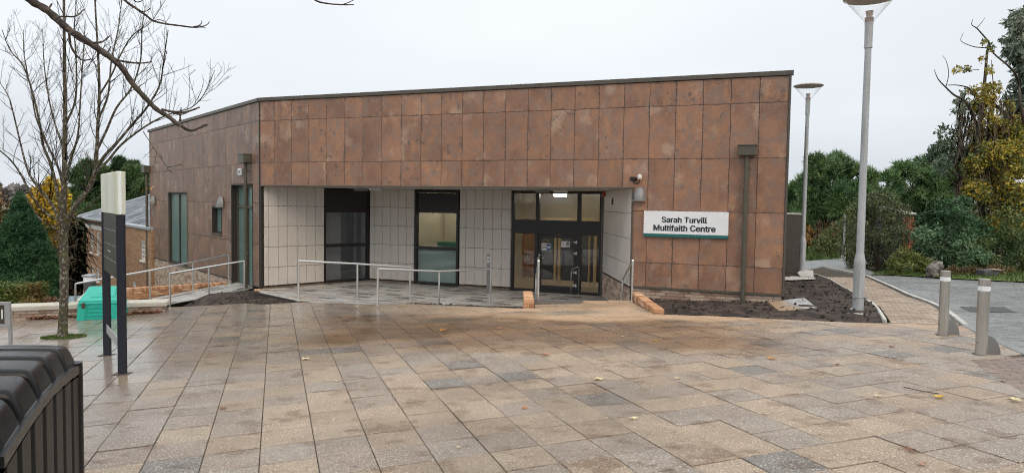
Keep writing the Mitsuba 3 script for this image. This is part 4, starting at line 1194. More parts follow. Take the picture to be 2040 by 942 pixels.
GREEN = [(0.055, 0.10, 0.016), (0.085, 0.135, 0.025), (0.11, 0.13, 0.035), (0.045, 0.08, 0.015)]
verge = Polygon([(11.75, 22.6), (12.1, 22.35), (12.75, 20.7), (13.6, 19.4), (14.85, 17.85), (17.0, 16.2), (19, 20), (15.5, 23.5), (13.5, 24.5)])
V = put('grass_verge', drape(verge, G, 0.5, 0.03), 'mat_grass', kind='structure')
b3 = blades(verge, lambda x, y: G(x, y) + 0.03, 9000, 0.10, 5, GREEN)
put('grass_blades', b3[:2], 'mat_leaf', V, kind='stuff', color=b3[2])
verge2 = Polygon([(9.6, 28.4), (10.7, 29.1), (17, 32.7), (17, 39), (9, 38)])
V2 = put('grass_verge', drape(verge2, lambda x, y: terrain(x, y) + 0.105, 1.0), 'mat_grass', kind='structure')
b3 = blades(verge2, lambda x, y: terrain(x, y) + 0.105, 6000, 0.28, 6, GREEN, 0.03)
put('grass_blades', b3[:2], 'mat_leaf', V2, kind='stuff', color=b3[2])
lawn = Polygon([(-22, 19), (-9.5, 16.5), (-12.0, 30), (-26, 32)])
LW = put('lawn', drape(lawn, terrain, 1.0, 0.05), 'mat_grass', kind='structure')
b3 = blades(lawn, lambda x, y: terrain(x, y) + 0.05, 9000, 0.12, 7, GREEN, 0.02)
put('grass_blades', b3[:2], 'mat_leaf', LW, kind='stuff', color=b3[2])
moss_p = Point(-7.74, 11.9).buffer(0.30)
moss_p = shapely.affinity.scale(moss_p, 1.25, 0.8)
MS = put('moss_patch', drape(moss_p, G, 0.15, 0.006), 'mat_grass', kind='stuff')
b3 = blades(moss_p, lambda x, y: G(x, y) + 0.006, 1500, 0.035, 8, GREEN, 0.006)
put('moss', b3[:2], 'mat_leaf', MS, kind='stuff', color=b3[2])
# ------------------------------------------------------------------ things on the plaza
def gpt(x, y, dz=0.0):
    return np.array([x, y, float(G(x, y)) + dz])


# street lamps
def street_lamp(x, y, z, label, h=5.52, rcone=0.455):
    k = thing('street_lamp', label, 'street lamp', 'tall street lamps with glass cone heads')
    o = np.array([x, y, z])
    put('base_section', lathe([(0.100, -0.3), (0.100, 0.98), (0.098, 1.0), (0.076, 1.13), (0.070, 1.14)], o), 'mat_lamp_post', k, smooth=40)
    put('shaft', lathe([(0.070, 1.135), (0.058, h - 0.47)], o), 'mat_lamp_post', k, smooth=40)
    put('door', rbox(o + [-0.045, -0.106, 0.35], [0.09, 0, 0], [0, 0.02, 0], [0, 0, 0.50], 0.006), 'mat_lamp_post', k)
    put('collar', lathe([(0.058, h - 0.50), (0.074, h - 0.495), (0.074, h - 0.47), (0.070, h - 0.465), (0.073, h - 0.06), (0.076, h - 0.055), (0.076, h - 0.02), (0.0, h - 0.02)], o), 'mat_lamp_post', k, smooth=40)
    put('fin_ring', lathe([(0.066, h - 0.02)] + [(0.080 if i % 2 else 0.066, h - 0.02 + 0.012 * i) for i in range(1, 9)] + [(0.05, h + 0.085), (0.058, h + 0.13), (0.072, h + 0.19), (0.0, h + 0.19)], o), 'mat_lamp_disc', k, smooth=25)
    put('glass_cone', lathe([(0.082, h - 0.005), (rcone - 0.02, h + 0.425)], o, 40), 'mat_acrylic', k, smooth=True)
    put('head_disc', lathe([(0.0, h + 0.422), (rcone, h + 0.422), (rcone + 0.012, h + 0.436), (rcone, h + 0.455), (rcone * 0.6, h + 0.50), (0.0, h + 0.52)], o, 40), 'mat_lamp_disc', k, smooth=30)
    return k


LP1 = street_lamp(6.67, 13.25, -2.02, 'tall grey street lamp standing in the soil bed between the building and the road')
put('strap', tube(np.array([[6.67 + 0.107 * math.cos(a), 13.25 + 0.107 * math.sin(a), -1.72] for a in np.linspace(0, 2 * math.pi, 25)]), 0.010, 6), 'mat_steel_dark', LP1)
put('buckle', join(cbox([6.67 - 0.115, 13.21, -1.735], 0.04, 0.04, 0.05, 0, 0.004), cbox([6.67 + 0.11, 13.20, -1.745], 0.045, 0.04, 0.06, 0, 0.004)), 'mat_steel_dark', LP1)
LP2 = street_lamp(float(at(1597.5, 541, 22.7)[0]), 22.7, float(at(1597.5, 541, 22.7)[2]), 'tall grey street lamp farther off beside the dark enclosure at the building corner', 5.60, 0.45)
solo('lamp_pad', prism(Polygon([(6.20, 12.72), (6.80, 13.75), (7.22, 13.60), (6.62, 12.72)]), [0, 0, -2.06], [1, 0, 0], [0, 1, 0], [0, 0, 0.085]), 'mat_concrete', 'pale concrete pad round the foot of the nearer street lamp', 'pad')
p3_ = at(1680, 521, 31)
FL = thing('lamp_column', 'slim far lamp column standing in front of the trees behind the footpath', 'street lamp')
put('base_section', lathe([(0.09, -0.2), (0.09, 0.75), (0.045, 0.85)], p3_ - [0, 0, 0.1]), 'mat_white_paint', FL, smooth=40)
put('shaft', lathe([(0.045, 0.84), (0.04, 2.2)], p3_ - [0, 0, 0.1]), 'mat_lamp_post', FL, smooth=40)


# bollards with a hinged foot
def bollard(x, y, label, h):
    k = thing('bollard', label, 'bollard', 'stainless steel bollards at the edge of the road')
    o = gpt(x, y)
    put('post', lathe([(0.069, -0.1), (0.069, h - 0.006), (0.065, h), (0.0, h + 0.004)], o, 36), 'mat_bollard', k, smooth=40)
    put('reflective_band', lathe([(0.0695, h - 0.155), (0.0705, h - 0.153), (0.0705, h - 0.095), (0.0695, h - 0.093)], o, 36), 'mat_sign_white', k, smooth=40)
    fan = Polygon([(0, 0)] + [(0.17 * math.cos(a), 0.26 * math.sin(a)) for a in np.linspace(0, math.pi / 2, 10)])
    put('hinge_plate', prism(fan, o + [0.06, 0.03, -0.005], [1, -0.1, 0], [0, 0, 1], [0, -0.05, 0]), 'mat_steel_dark', k)
    put('lock_pin', cyl(o + [-0.074, -0.02, 0.16], o + [-0.064, -0.02, 0.16], 0.008, sides=10), 'mat_iron', k)
    put('ground_plate', prism(Point(0, 0).buffer(0.12), o + [0.03, 0.01, -0.008], [1, 0, 0], [0, 1, 0], [0, 0, 0.012]), 'mat_iron', k)


bollard(6.58, 10.47, 'stainless steel bollard farther back of the pair beside the road', 0.98)
bollard(6.14, 8.96, 'stainless steel bollard nearest to the camera at the right edge', 0.99)


# handrails
def handrail(label, posts, rail, group, name='handrail', extra=(), r=0.026):
    k = thing(name, label, 'handrail', group)
    put('rail', tube(rail, r, 10), 'mat_steel', k, smooth=50)
    for b, t in posts:
        put('post', tube([b, t], r * 0.95, 10), 'mat_steel', k, smooth=50)
        put('base_flange', lathe([(0.05, 0.0), (0.05, 0.012), (0.024, 0.02)], np.asarray(b) + [0, 0, 0.0], 16), 'mat_steel', k, smooth=40)
    return k


def post_at(x, y, z, h=0.95): return (np.array([x, y, z]), np.array([x, y, z + h]))


GRP = 'stainless steel handrails beside the entrance and the ramps'
zA = [float(RZ(a, b)) for a, b in ((-5.08, 16.46), (-3.86, 17.30), (-2.64, 18.16))]
PA = [post_at(-5.08, 16.46, zA[0] + 0.0, 0.955), post_at(-3.86, 17.30, zA[1], 0.93), post_at(-2.66, 18.14, zA[2], 0.90)]
handrail('steel handrail on the left side of the middle ramp, farther from the door', PA, [PA[0][1], PA[1][1] + [0, 0, 0.02], PA[2][1] + [0, 0, 0.02]], GRP)
zB = [float(RZ(a, b)) for a, b in ((-3.07, 15.85), (-1.8, 16.85), (-0.55, 17.8))]
PB = [post_at(-3.07, 15.86, zB[0], 0.955), post_at(-1.76, 16.83, zB[1], 0.93), post_at(-0.53, 17.78, zB[2], 0.945)]
handrail('steel handrail on the near side of the middle ramp before the yellow window', PB, [PB[0][1], PB[1][1] + [0, 0, 0.02], PB[2][1]], GRP)
pz = lambda x, y: float(path_z(x, y))
R2 = [(-7.82, 20.2), (-8.56, 19.52), (-9.30, 18.78)]
P2 = [post_at(x, y, pz(x, y), 0.95) for x, y in R2]
handrail('steel handrail on the near side of the sloping path to the side door', P2, [p[1] for p in P2], GRP)
R1 = [(-8.98, 21.95), (-9.62, 20.85), (-10.35, 19.75), (-11.6, 18.35)]
P1 = [post_at(x, y, pz(x, y), 0.95) for x, y in R1]
handrail('steel handrail on the far side of the sloping path above the orange brick wall', P1, [p[1] for p in P1], GRP)
# entrance rails
a0 = gpt(2.76, 15.74); a1 = np.array([2.70, 16.75, -2.54])
handrail('steel handrail falling with the steps at the right of the entrance', [(a0, a0 + [0, 0, 0.93]), (a1, a1 + [0, 0, 0.72])], [a0 + [0, 0, 0.93], a1 + [0, 0, 0.71]], GRP)
b0 = gpt(0.62, 15.78); b1 = np.array([0.60, 16.8, -2.54])
handrail('steel handrail falling with the entrance steps beside the short brick kerb', [(b0, b0 + [0, 0, 0.95]), (b1, b1 + [0, 0, 0.72])], smooth_path([b0 + [0, 0, 0.95], b1 + [0, 0, 0.70]], 2), GRP)
f0 = np.array([1.62, 18.72, -2.66]); f1 = np.array([1.92, 19.62, -2.66])
HO = thing('door_guard_rail', 'hooped steel guard rail standing in front of the glass entrance door', 'guard rail')
put('hoop', tube(np.vstack([[f0], smooth_path([f0 + [0, 0, 0.74], f0 * 0.95 + f1 * 0.05 + [0, 0, 0.82], f0 * 0.8 + f1 * 0.2 + [0, 0, 0.86], f0 * 0.15 + f1 * 0.85 + [0, 0, 0.86], f1 + [0, 0, 0.80]], 5), [f1]]), 0.021, 10), 'mat_steel_dark', HO, smooth=50)
put('lower_bar', tube([f0 + [0, 0, 0.10], f1 + [0, 0, 0.10]], 0.012, 8), 'mat_steel_dark', HO, smooth=50)
put('base_flange', join(lathe([(0.06, 0), (0.06, 0.012), (0.0, 0.014)], f0, 14), lathe([(0.06, 0), (0.06, 0.012), (0.0, 0.014)], f1, 14)), 'mat_steel_dark', HO)
f2 = np.array([0.70, 18.75, -2.66]); f3 = np.array([1.02, 19.62, -2.66])
HO2 = thing('door_guard_rail', 'hooped steel guard rail behind the left entrance handrail by the door', 'guard rail')
put('hoop', tube(np.vstack([[f2], smooth_path([f2 + [0, 0, 1.10], f2 * 0.9 + f3 * 0.1 + [0, 0, 1.20], f2 * 0.5 + f3 * 0.5 + [0, 0, 1.20], f2 * 0.45 + f3 * 0.55 + [0, 0, 1.1]], 5)]), 0.016, 10), 'mat_steel_dark', HO2, smooth=50)
# button post
BP = thing('button_post', 'slim grey push button post standing before the white tiled wall left of the door', 'post')
bp = np.array([-0.68, 20.2, -2.66])
put('column', rbox(bp + [-0.048, -0.03, 0], [0.096, 0, 0], [0, 0.06, 0], [0, 0, 1.14], 0.006), 'mat_steel_dark', BP)
put('button_plate', rbox(bp + [-0.030, -0.037, 0.90], [0.06, 0, 0], [0, 0.008, 0], [0, 0, 0.17], 0.004), 'mat_sign_white', BP)
put('button', rbox(bp + [-0.015, -0.043, 0.95], [0.03, 0, 0], [0, 0.008, 0], [0, 0, 0.08], 0.003), 'mat_grey_plastic', BP)
put('foot', rbox(bp + [-0.09, -0.07, 0], [0.18, 0, 0], [0, 0.14, 0], [0, 0, 0.012], 0.003), 'mat_steel_dark', BP)

# brick kerb walls at the steps
def kerb_wall(label, x0, x1, y0, y1, ztop, zbot, seed):
    r = random.Random(seed)
    k = thing('brick_kerb', label, 'kerb wall', 'orange brick kerb walls at the entrance steps')
    put('core', box([x0 + 0.008, y0 + 0.008, zbot - 0.5], [x1 - x0 - 0.016, 0, 0], [0, y1 - y0 - 0.016, 0], [0, 0, ztop - zbot + 0.44]), 'mat_mortar_tan', k)
    n = int((y1 - y0) / 0.1125)
    w = (y1 - y0) / n
    for i in range(n):
        put('brick', rbox([x0, y0 + i * w + 0.004, ztop - 0.066 + r.uniform(-0.001, 0.001)], [x1 - x0, 0, 0], [0, w - 0.008, 0], [0, 0, 0.066], 0.004), f'mat_orange_brick_{r.randrange(3)}', k)
    z = ztop - 0.141; row = 0
    while z > zbot - 0.35:
        s = y0 - (0.112 if row % 2 else 0)
        while s < y1:
            a, b = max(s, y0), min(s + 0.215, y1)
            if b - a > 0.03:
                for xa, sx in ((x0, 1), (x1, -1)):
                    put('brick', rbox([xa, a, z], [sx * 0.1, 0, 0], [0, b - a, 0], [0, 0, 0.065], 0.004), f'mat_orange_brick_{r.randrange(3)}', k)
            s += 0.225
        z -= 0.075; row += 1
    return k


kerb_wall('long orange brick kerb wall running from the building to the plaza right of the steps', 2.80, 2.99, 13.42, 16.05, -2.035, -2.2, 31)
kerb_wall('short orange brick kerb wall left of the entrance steps', 0.285, 0.495, 14.74, 16.4, -2.095, -2.28, 32)

# brick wall of the side path
OW = thing('path_wall', 'low orange brick wall beside the sloping side path', 'wall')
w0, w1 = win(2.48, -0.15, 0)[:2], win(2.48, -4.1, 0)[:2]
we = (w1 - w0) / np.linalg.norm(w1 - w0); wn = np.array([-we[1], we[0]])
if np.dot(wn, -L2) < 0: wn = -wn
Lw_ = float(np.linalg.norm(w1 - w0))
put('core', box(v3(w0 - 0.0 * wn, -4.2), Lw_ * v3(we), -0.21 * v3(wn), [0, 0, 4.2 - 2.80]), 'mat_mortar_tan', OW)
bricks(OW, w0, we, wn, Lw_, -3.3, -2.808, 'orange_brick', seed=33, limit=280, lo=lambda s: -2.70 - 0.125 * s)
rr = random.Random(3)
n_ = int(Lw_ / 0.075)
for i in range(n_):
    put('coping_brick', rbox(v3(w0 + 0.026 * wn, -2.80) + (i * Lw_ / n_ + 0.004) * v3(we), (Lw_ / n_ - 0.008) * v3(we), -0.25 * v3(wn), [0, 0, 0.10], 0.004), f'mat_orange_brick_{rr.randrange(3)}', OW)

# low plaza wall with stone coping
LWL = thing('plaza_wall', 'low brick wall with pale stone coping along the left edge of the plaza', 'wall')
wp = [np.array(p) for p in [(-13.6, 12.66), (-10.33, 13.93), (-9.05, 14.42), (-7.52, 14.95)]]
wl_pts = np.array(wp); wl_L = np.concatenate([[0], np.cumsum(np.hypot(*np.diff(wl_pts, axis=0).T))])
for a, b in zip(wp[:-1], wp[1:]):
    e = (b - a) / np.linalg.norm(b - a); n = np.array([-e[1], e[0]])
    L = float(np.linalg.norm(b - a)); za = float(G(*a)); zt = -2.34 - 0.02
    put('core', box(v3(a + 0.03 * n, -3.4), L * v3(e), 0.36 * v3(n), [0, 0, 3.4 + zt]), 'mat_mortar', LWL)
    bricks(LWL, a + 0.03 * n, e, -n, L, -2.66, zt, 'pale_brick', seed=35, limit=70)
joints = [0.2, 2.0, 3.55, 4.62, 5.35, wl_L[-1] + 0.05]
for s0, s1 in zip(joints[:-1], joints[1:]):
    a = np.array([np.interp(s0, wl_L, wl_pts[:, k]) for k in (0, 1)]); b = np.array([np.interp(min(s1, wl_L[-1]), wl_L, wl_pts[:, k]) for k in (0, 1)])
    e = (b - a) / np.linalg.norm(b - a); n = np.array([-e[1], e[0]])
    L = float(np.linalg.norm(b - a)) + (0.05 if s1 > wl_L[-1] else 0)
    put('coping_stone', rbox(v3(a - 0.05 * n + 0.004 * e, -2.36), (L - 0.008) * v3(e), 0.50 * v3(n), [0, 0, 0.10], 0.015), 'mat_coping', LWL)
LW2 = thing('return_wall', 'short pale stone topped wall end behind the teal bin', 'wall')
put('coping_stone', rbox([-9.6, 15.2, -2.40], [0.5, 0.25, 0], [-0.9, 1.9, 0], [0, 0, 0.10], 0.012), 'mat_coping', LW2)
put('core', box([-9.55, 15.28, -3.6], [0.4, 0.2, 0], [-0.85, 1.8, 0], [0, 0, 1.2]), 'mat_pale_brick_1', LW2)

# teal grit bin
GB = thing('grit_bin', 'teal plastic grit bin with a sloping lid by the low plaza wall', 'bin')
g0 = np.array([-8.76, 13.87]); ge = np.array([0.957, 0.290]); gn = np.array([-0.290, 0.957]); gz = -2.51
W_, D_, = 0.80, 0.66
X = lambda u, v, z: np.array([*(g0 + u * ge + v * gn), gz + z])


def hullm(pts):
    h = trimesh.Trimesh(np.array(pts), process=False).convex_hull
    return np.array(h.vertices), np.array(h.faces)


def loft(rows, caps=True):
    """a skin over rows of points"""
    n = len(rows[0]); V = np.vstack(rows); f = []
    for i in range(len(rows) - 1):
        for j in range(n):
            a, b = i * n + j, i * n + (j + 1) % n
            f += [[a, b, b + n], [a, b + n, a + n]]
    if caps:
        f += [[0, j + 1, j] for j in range(1, n - 1)] + [[(len(rows) - 1) * n, (len(rows) - 1) * n + j, (len(rows) - 1) * n + j + 1] for j in range(1, n - 1)]
    m = trimesh.Trimesh(V, f, process=False)
    return V, np.array(f) if m.volume > 0 else np.array(f)[:, ::-1]


put('tub', hullm([X(0.00, 0, 0), X(W_, 0, 0), X(0, D_, 0), X(W_, D_, 0), X(0.03, 0.0, 0.33), X(W_ - 0.03, 0.0, 0.33), X(0.03, D_, 0.36), X(W_ - 0.03, D_, 0.36), X(0.01, -0.01, 0.02), X(W_ - 0.01, -0.01, 0.02)]), 'mat_teal', GB)
put('lid', hullm([X(0.05, -0.02, 0.335), X(W_ - 0.05, -0.02, 0.335), X(0.05, -0.01, 0.40), X(W_ - 0.05, -0.01, 0.40), X(0.14, D_ - 0.12, 0.63), X(W_ - 0.08, D_ - 0.12, 0.63), X(0.06, D_, 0.60), X(W_ - 0.06, D_, 0.60), X(0.04, D_, 0.36), X(W_ - 0.04, D_, 0.36)]), 'mat_teal', GB)
put('lid_rim', rbox(X(0.03, -0.03, 0.325), v3((W_ - 0.06) * ge), v3(0.05 * gn), [0, 0, 0.035], 0.01), 'mat_teal', GB)
sl = lambda u, v, off: X(u, v, 0.40 + (v + 0.01) * (0.23 / (D_ - 0.11)) + off)
put('lid_panel', hullm([sl(0.22, 0.10, 0.0), sl(0.68, 0.10, 0.0), sl(0.26, 0.42, 0.0), sl(0.64, 0.42, 0.0), sl(0.23, 0.11, 0.022), sl(0.67, 0.11, 0.022), sl(0.27, 0.41, 0.022), sl(0.63, 0.41, 0.022)]), 'mat_teal', GB)
put('lid_mark', join(*[hullm([sl(0.33 + 0.035 * i, 0.19, 0.022), sl(0.355 + 0.035 * i, 0.19, 0.022), sl(0.33 + 0.035 * i, 0.225, 0.022), sl(0.355 + 0.035 * i, 0.225, 0.022), sl(0.342 + 0.035 * i, 0.205, 0.026)]) for i in range(7)]), 'mat_teal_dark', GB)
put('latch', rbox(X(0.11, -0.055, 0.25), v3(0.06 * ge), v3(0.05 * gn), [0, 0, 0.11], 0.006), 'mat_brown_metal', GB)
for i in range(3):
    put('front_rib', hullm([X(0.20 - 0.02 * (2 - i) + 0.0, -0.012, 0.06 + 0.08 * i), X(0.65 + 0.02 * (2 - i), -0.012, 0.06 + 0.08 * i), X(0.22, -0.03, 0.11 + 0.08 * i), X(0.63, -0.03, 0.11 + 0.08 * i), X(0.20, -0.012, 0.125 + 0.08 * i), X(0.65, -0.012, 0.125 + 0.08 * i)]), 'mat_teal', GB)
put('corner_rib', hullm([X(0.02, -0.03, 0.0), X(0.15, -0.03, 0.0), X(0.06, -0.03, 0.31), X(0.19, -0.03, 0.31), X(0.02, 0.01, 0), X(0.15, 0.01, 0), X(0.06, 0.01, 0.31), X(0.19, 0.01, 0.31)]), 'mat_teal', GB)
put('corner_rib', hullm([X(W_ - 0.02, -0.03, 0.0), X(W_ - 0.15, -0.03, 0.0), X(W_ - 0.06, -0.03, 0.31), X(W_ - 0.19, -0.03, 0.31), X(W_ - 0.02, 0.01, 0), X(W_ - 0.15, 0.01, 0), X(W_ - 0.06, 0.01, 0.31), X(W_ - 0.19, 0.01, 0.31)]), 'mat_teal', GB)

# totem sign on two posts
TOT = thing('totem_sign', 'tall blank noticeboard with a cream head and dark panels on two navy posts', 'sign')
tr_, tl_ = np.array([-5.06, 8.95]), np.array([-6.00, 10.22])
te = (tl_ - tr_) / np.linalg.norm(tl_ - tr_); tn = np.array([te[1], -te[0]])
if np.dot(tn, [0, -1]) < 0: tn = -tn
TL = float(np.linalg.norm(tl_ - tr_))
for base, nm in ((tr_, 'post'), (tl_, 'post')):
    put(nm, rbox([base[0] - 0.045, base[1] - 0.035, float(G(*base)) - 0.1], [0.09, 0, 0], [0, 0.075, 0], [0, 0, -0.235 - float(G(*base)) + 0.1], 0.006), 'mat_navy', TOT)
for zz, (z0, z1) in enumerate([(-0.455, -0.235), (-0.66, -0.46), (-0.87, -0.665), (-1.085, -0.875)]):
    put('panel', rbox(v3(tr_ - 0.02 * tn, z0), (TL - 0.0) * v3(te), 0.05 * v3(tn), [0, 0, z1 - z0], 0.004), 'mat_totem_panel', TOT)
put('panel_joint', box(v3(tr_ - 0.015 * tn, -1.08), (TL - 0.01) * v3(te), 0.041 * v3(tn), [0, 0, 0.84]), 'mat_sign_grey', TOT)
put('head', rbox(v3(tr_ - 0.05 * tn, -0.232) - 0.07 * v3(te), (TL + 0.10) * v3(te), 0.10 * v3(tn), [0, 0, 0.555], 0.008), 'mat_totem_cream', TOT)
put('head_cap', rbox([tr_[0] - 0.012, tr_[1] - 0.075, -0.232], [0.06, 0, 0], [0, 0.12, 0], [0, 0, 0.553], 0.006), 'mat_sign_white', TOT)
for k in (0.52, 0.62):
    put('fixing', cyl(v3(tr_ + k * TL * te + 0.028 * tn, -0.76), v3(tr_ + k * TL * te + 0.040 * tn, -0.76), 0.012, sides=10), 'mat_white_paint', TOT)
put('cross_plate', rbox(v3(tr_, -2.02), TL * v3(te), 0.012 * v3(tn), [0, 0, 0.13], 0.003), 'mat_sign_grey', TOT)
for base in (tr_, tl_):
    put('base_plate', rbox([base[0] - 0.10, base[1] - 0.08, float(G(*base)) - 0.004], [0.2, 0, 0], [0, 0.16, 0], [0, 0, 0.014], 0.003), 'mat_brown_metal', TOT)

# small framed sign at the left edge
SS = thing('framed_sign', 'small grey framed sign on a thin post at the left edge', 'sign')
so = np.array([-8.34, 11.43, float(G(-8.34, 11.43))])
put('post', rbox(so + [-0.02, 0, -0.05], [0.045, 0, 0], [0, 0.05, 0], [0, 0, 0.60], 0.004), 'mat_sign_grey', SS)
put('frame', join(rbox(so + [-0.62, -0.02, 0.26], [0.65, 0, 0], [0, 0.05, 0], [0, 0, 0.055], 0.005), rbox(so + [-0.62, -0.02, 0.63], [0.65, 0, 0], [0, 0.05, 0], [0, 0, 0.055], 0.005),
                  rbox(so + [-0.06, -0.021, 0.315], [0.09, 0, 0], [0, 0.05, 0], [0, 0, 0.315], 0.005)), 'mat_sign_grey', SS)
put('board', rbox(so + [-0.62, 0.0, 0.31], [0.57, 0, 0], [0, 0.02, 0], [0, 0, 0.32], 0.003), 'mat_sign_dark', SS)
put('mark', join(rbox(so + [-0.225, -0.006, 0.40], [0.022, 0, 0], [0, 0.008, 0], [0, 0, 0.16], 0.002), rbox(so + [-0.12, -0.006, 0.40], [0.022, 0, 0], [0, 0.008, 0], [0, 0, 0.16], 0.002)), 'mat_sign_white', SS)

# black litter bin in the foreground
BIN = thing('litter_bin', 'black slatted litter bin with a ribbed domed lid in the left foreground', 'bin')
bo = np.array([-2.50, 3.96]); be = np.array([0.40, -0.95]); be /= np.linalg.norm(be); bn = np.array([be[1], -be[0]])     # along the side towards the camera; away to the left
if bn[0] > 0: bn = -bn
BL, BW, ZB, ZT = 1.55, 0.95, -1.98, -0.975
Bp = lambda s, w, z: np.array([*(bo + s * be + w * bn), z])
rise = lambda s: 0.055 * math.sin(math.pi * min(max((s + 0.02) / (BL + 0.04), 0), 1))
put('tub', box(Bp(0.06, 0.06, ZB), v3((BL - 0.12) * be), v3((BW - 0.12) * bn), [0, 0, ZT - ZB + 0.05]), 'mat_bin_inner', BIN)
ns = 7
for k in range(ns):
    s = 0.02 + k * (BL - 0.04) / ns
    w_ = (BL - 0.04) / ns
    zt = ZT + rise(s + w_ / 2) - 0.035
    put('slat', rbox(Bp(s + 0.014, -0.012, ZB), v3((w_ - 0.050) * be), v3(0.06 * bn), [0, 0, zt - ZB], 0.012), 'mat_bin_slat', BIN)
for k in range(5):
    put('slat', rbox(Bp(-0.012, 0.03 + k * (BW - 0.06) / 5, ZB), v3((BW / 5 - 0.045) * bn), v3(0.06 * be), [0, 0, ZT - ZB - 0.01], 0.012), 'mat_bin_slat', BIN)
put('corner_post', tube([Bp(0.015, 0.015, ZB), Bp(0.015, 0.015, ZT + 0.02)], 0.045, 14), 'mat_bin_black', BIN, smooth=50)
band = [Bp(s, -0.02, ZT + rise(s) - 0.045) for s in np.linspace(0, BL, 24)]
rows = []
for p, s in zip(band, np.linspace(0, BL, 24)):
    a = p; o_ = v3(bn)
    rows.append(np.array([a, a + 0.05 * o_, a + 0.05 * o_ + [0, 0, 0.045], a + [0, 0, 0.045]]))
put('rim', loft(rows), 'mat_bin_black', BIN)
# lid: a shell and raised ribs that run across it
def arch(s, w, lift):
    e_ = min(w, BW - w)
    edge = 1 - max(0.0, 1 - min(1, max(e_, 0) / 0.075)) ** 2.6
    return Bp(s, w, ZT + rise(s) + lift * (0.45 + 0.55 * edge) - 0.055 * (1 - edge) + 0.03 * math.sin(math.pi * min(max(w / BW, 0), 1)))


ws = np.concatenate([np.linspace(-0.015, 0.09, 9), np.linspace(0.14, BW - 0.14, 5), np.linspace(BW - 0.09, BW + 0.015, 9)])
shell = [np.array([arch(s, w, -0.015) for w in ws] + [Bp(s, BW, ZT - 0.02), Bp(s, 0, ZT - 0.02)]) for s in np.linspace(0.0, BL, 14)]
put('lid', loft(shell), 'mat_bin_black', BIN, smooth=35)
nr = 5
for k in range(nr):
    s0 = 0.012 + k * (BL - 0.02) / nr; s1 = s0 + (BL - 0.02) / nr - 0.055
    prof = [(s0, -0.02), (s0 + 0.003, 0.050), (s0 + 0.012, 0.072), (s0 + 0.03, 0.084), (s1 - 0.03, 0.084), (s1 - 0.012, 0.072), (s1 - 0.003, 0.050), (s1, -0.02)]
    cols_ = []
    for w in ws:
        ww = 0.02 + (w + 0.015) / (BW + 0.03) * (BW - 0.04) - 0.03 * (w < 0.1)
        cols_.append(np.array([arch(s, ww, 0.03 + l) for s, l in prof]))
    put('lid_rib', loft(cols_), 'mat_bin_black', BIN, smooth=28)

# fallen leaves, a twig, a scrap of paper
LEAFC = {'yellow': (0.62, 0.38, 0.03), 'orange': (0.52, 0.20, 0.03), 'brown': (0.20, 0.085, 0.035), 'pale': (0.62, 0.55, 0.33), 'pink': (0.42, 0.22, 0.15)}
for c_, v_ in LEAFC.items():
    mat('leaf_' + c_, proc((lambda v: lambda p, n, uv: mi.Color3f(*v) * (0.7 + 0.6 * noise(p.x * 60, p.y * 60, p.z * 60)))(v_)), 0.6, two=True)


def fallen_leaf(x, y, col, s, seed, label, z=None):
    r = random.Random(seed)
    a0_ = r.uniform(0, 6.28)
    pts = []
    for k in range(20):
        a = k / 20 * 2 * math.pi
        rad = s * (0.42 + 0.58 * abs(math.cos(2.5 * (a - math.pi)))) * (0.55 if abs(a - math.pi) < 0.3 else 1) * r.uniform(0.85, 1.1)
        h = 0.012 + 0.30 * s * abs(math.sin(a + 0.5)) * r.uniform(0.5, 1)
        pts.append([rad * math.cos(a + a0_), rad * 0.75 * math.sin(a + a0_), h])
    V = np.vstack([[[0, 0, 0.012]], pts]) + [x, y, float(G(x, y)) if z is None else z]
    f = [[0, i + 1, (i + 1) % 20 + 1] for i in range(20)]
    k = solo('fallen_leaf', (V, np.array(f)), 'mat_leaf_' + col, label, 'leaf', 'fallen leaves scattered on the plaza')
    put('stalk', tube([V[0], V[0] + [math.cos(a0_ + 3.1) * s, math.sin(a0_ + 3.1) * s * 0.8, 0.004]], 0.0022, 4), 'mat_leaf_brown', k)


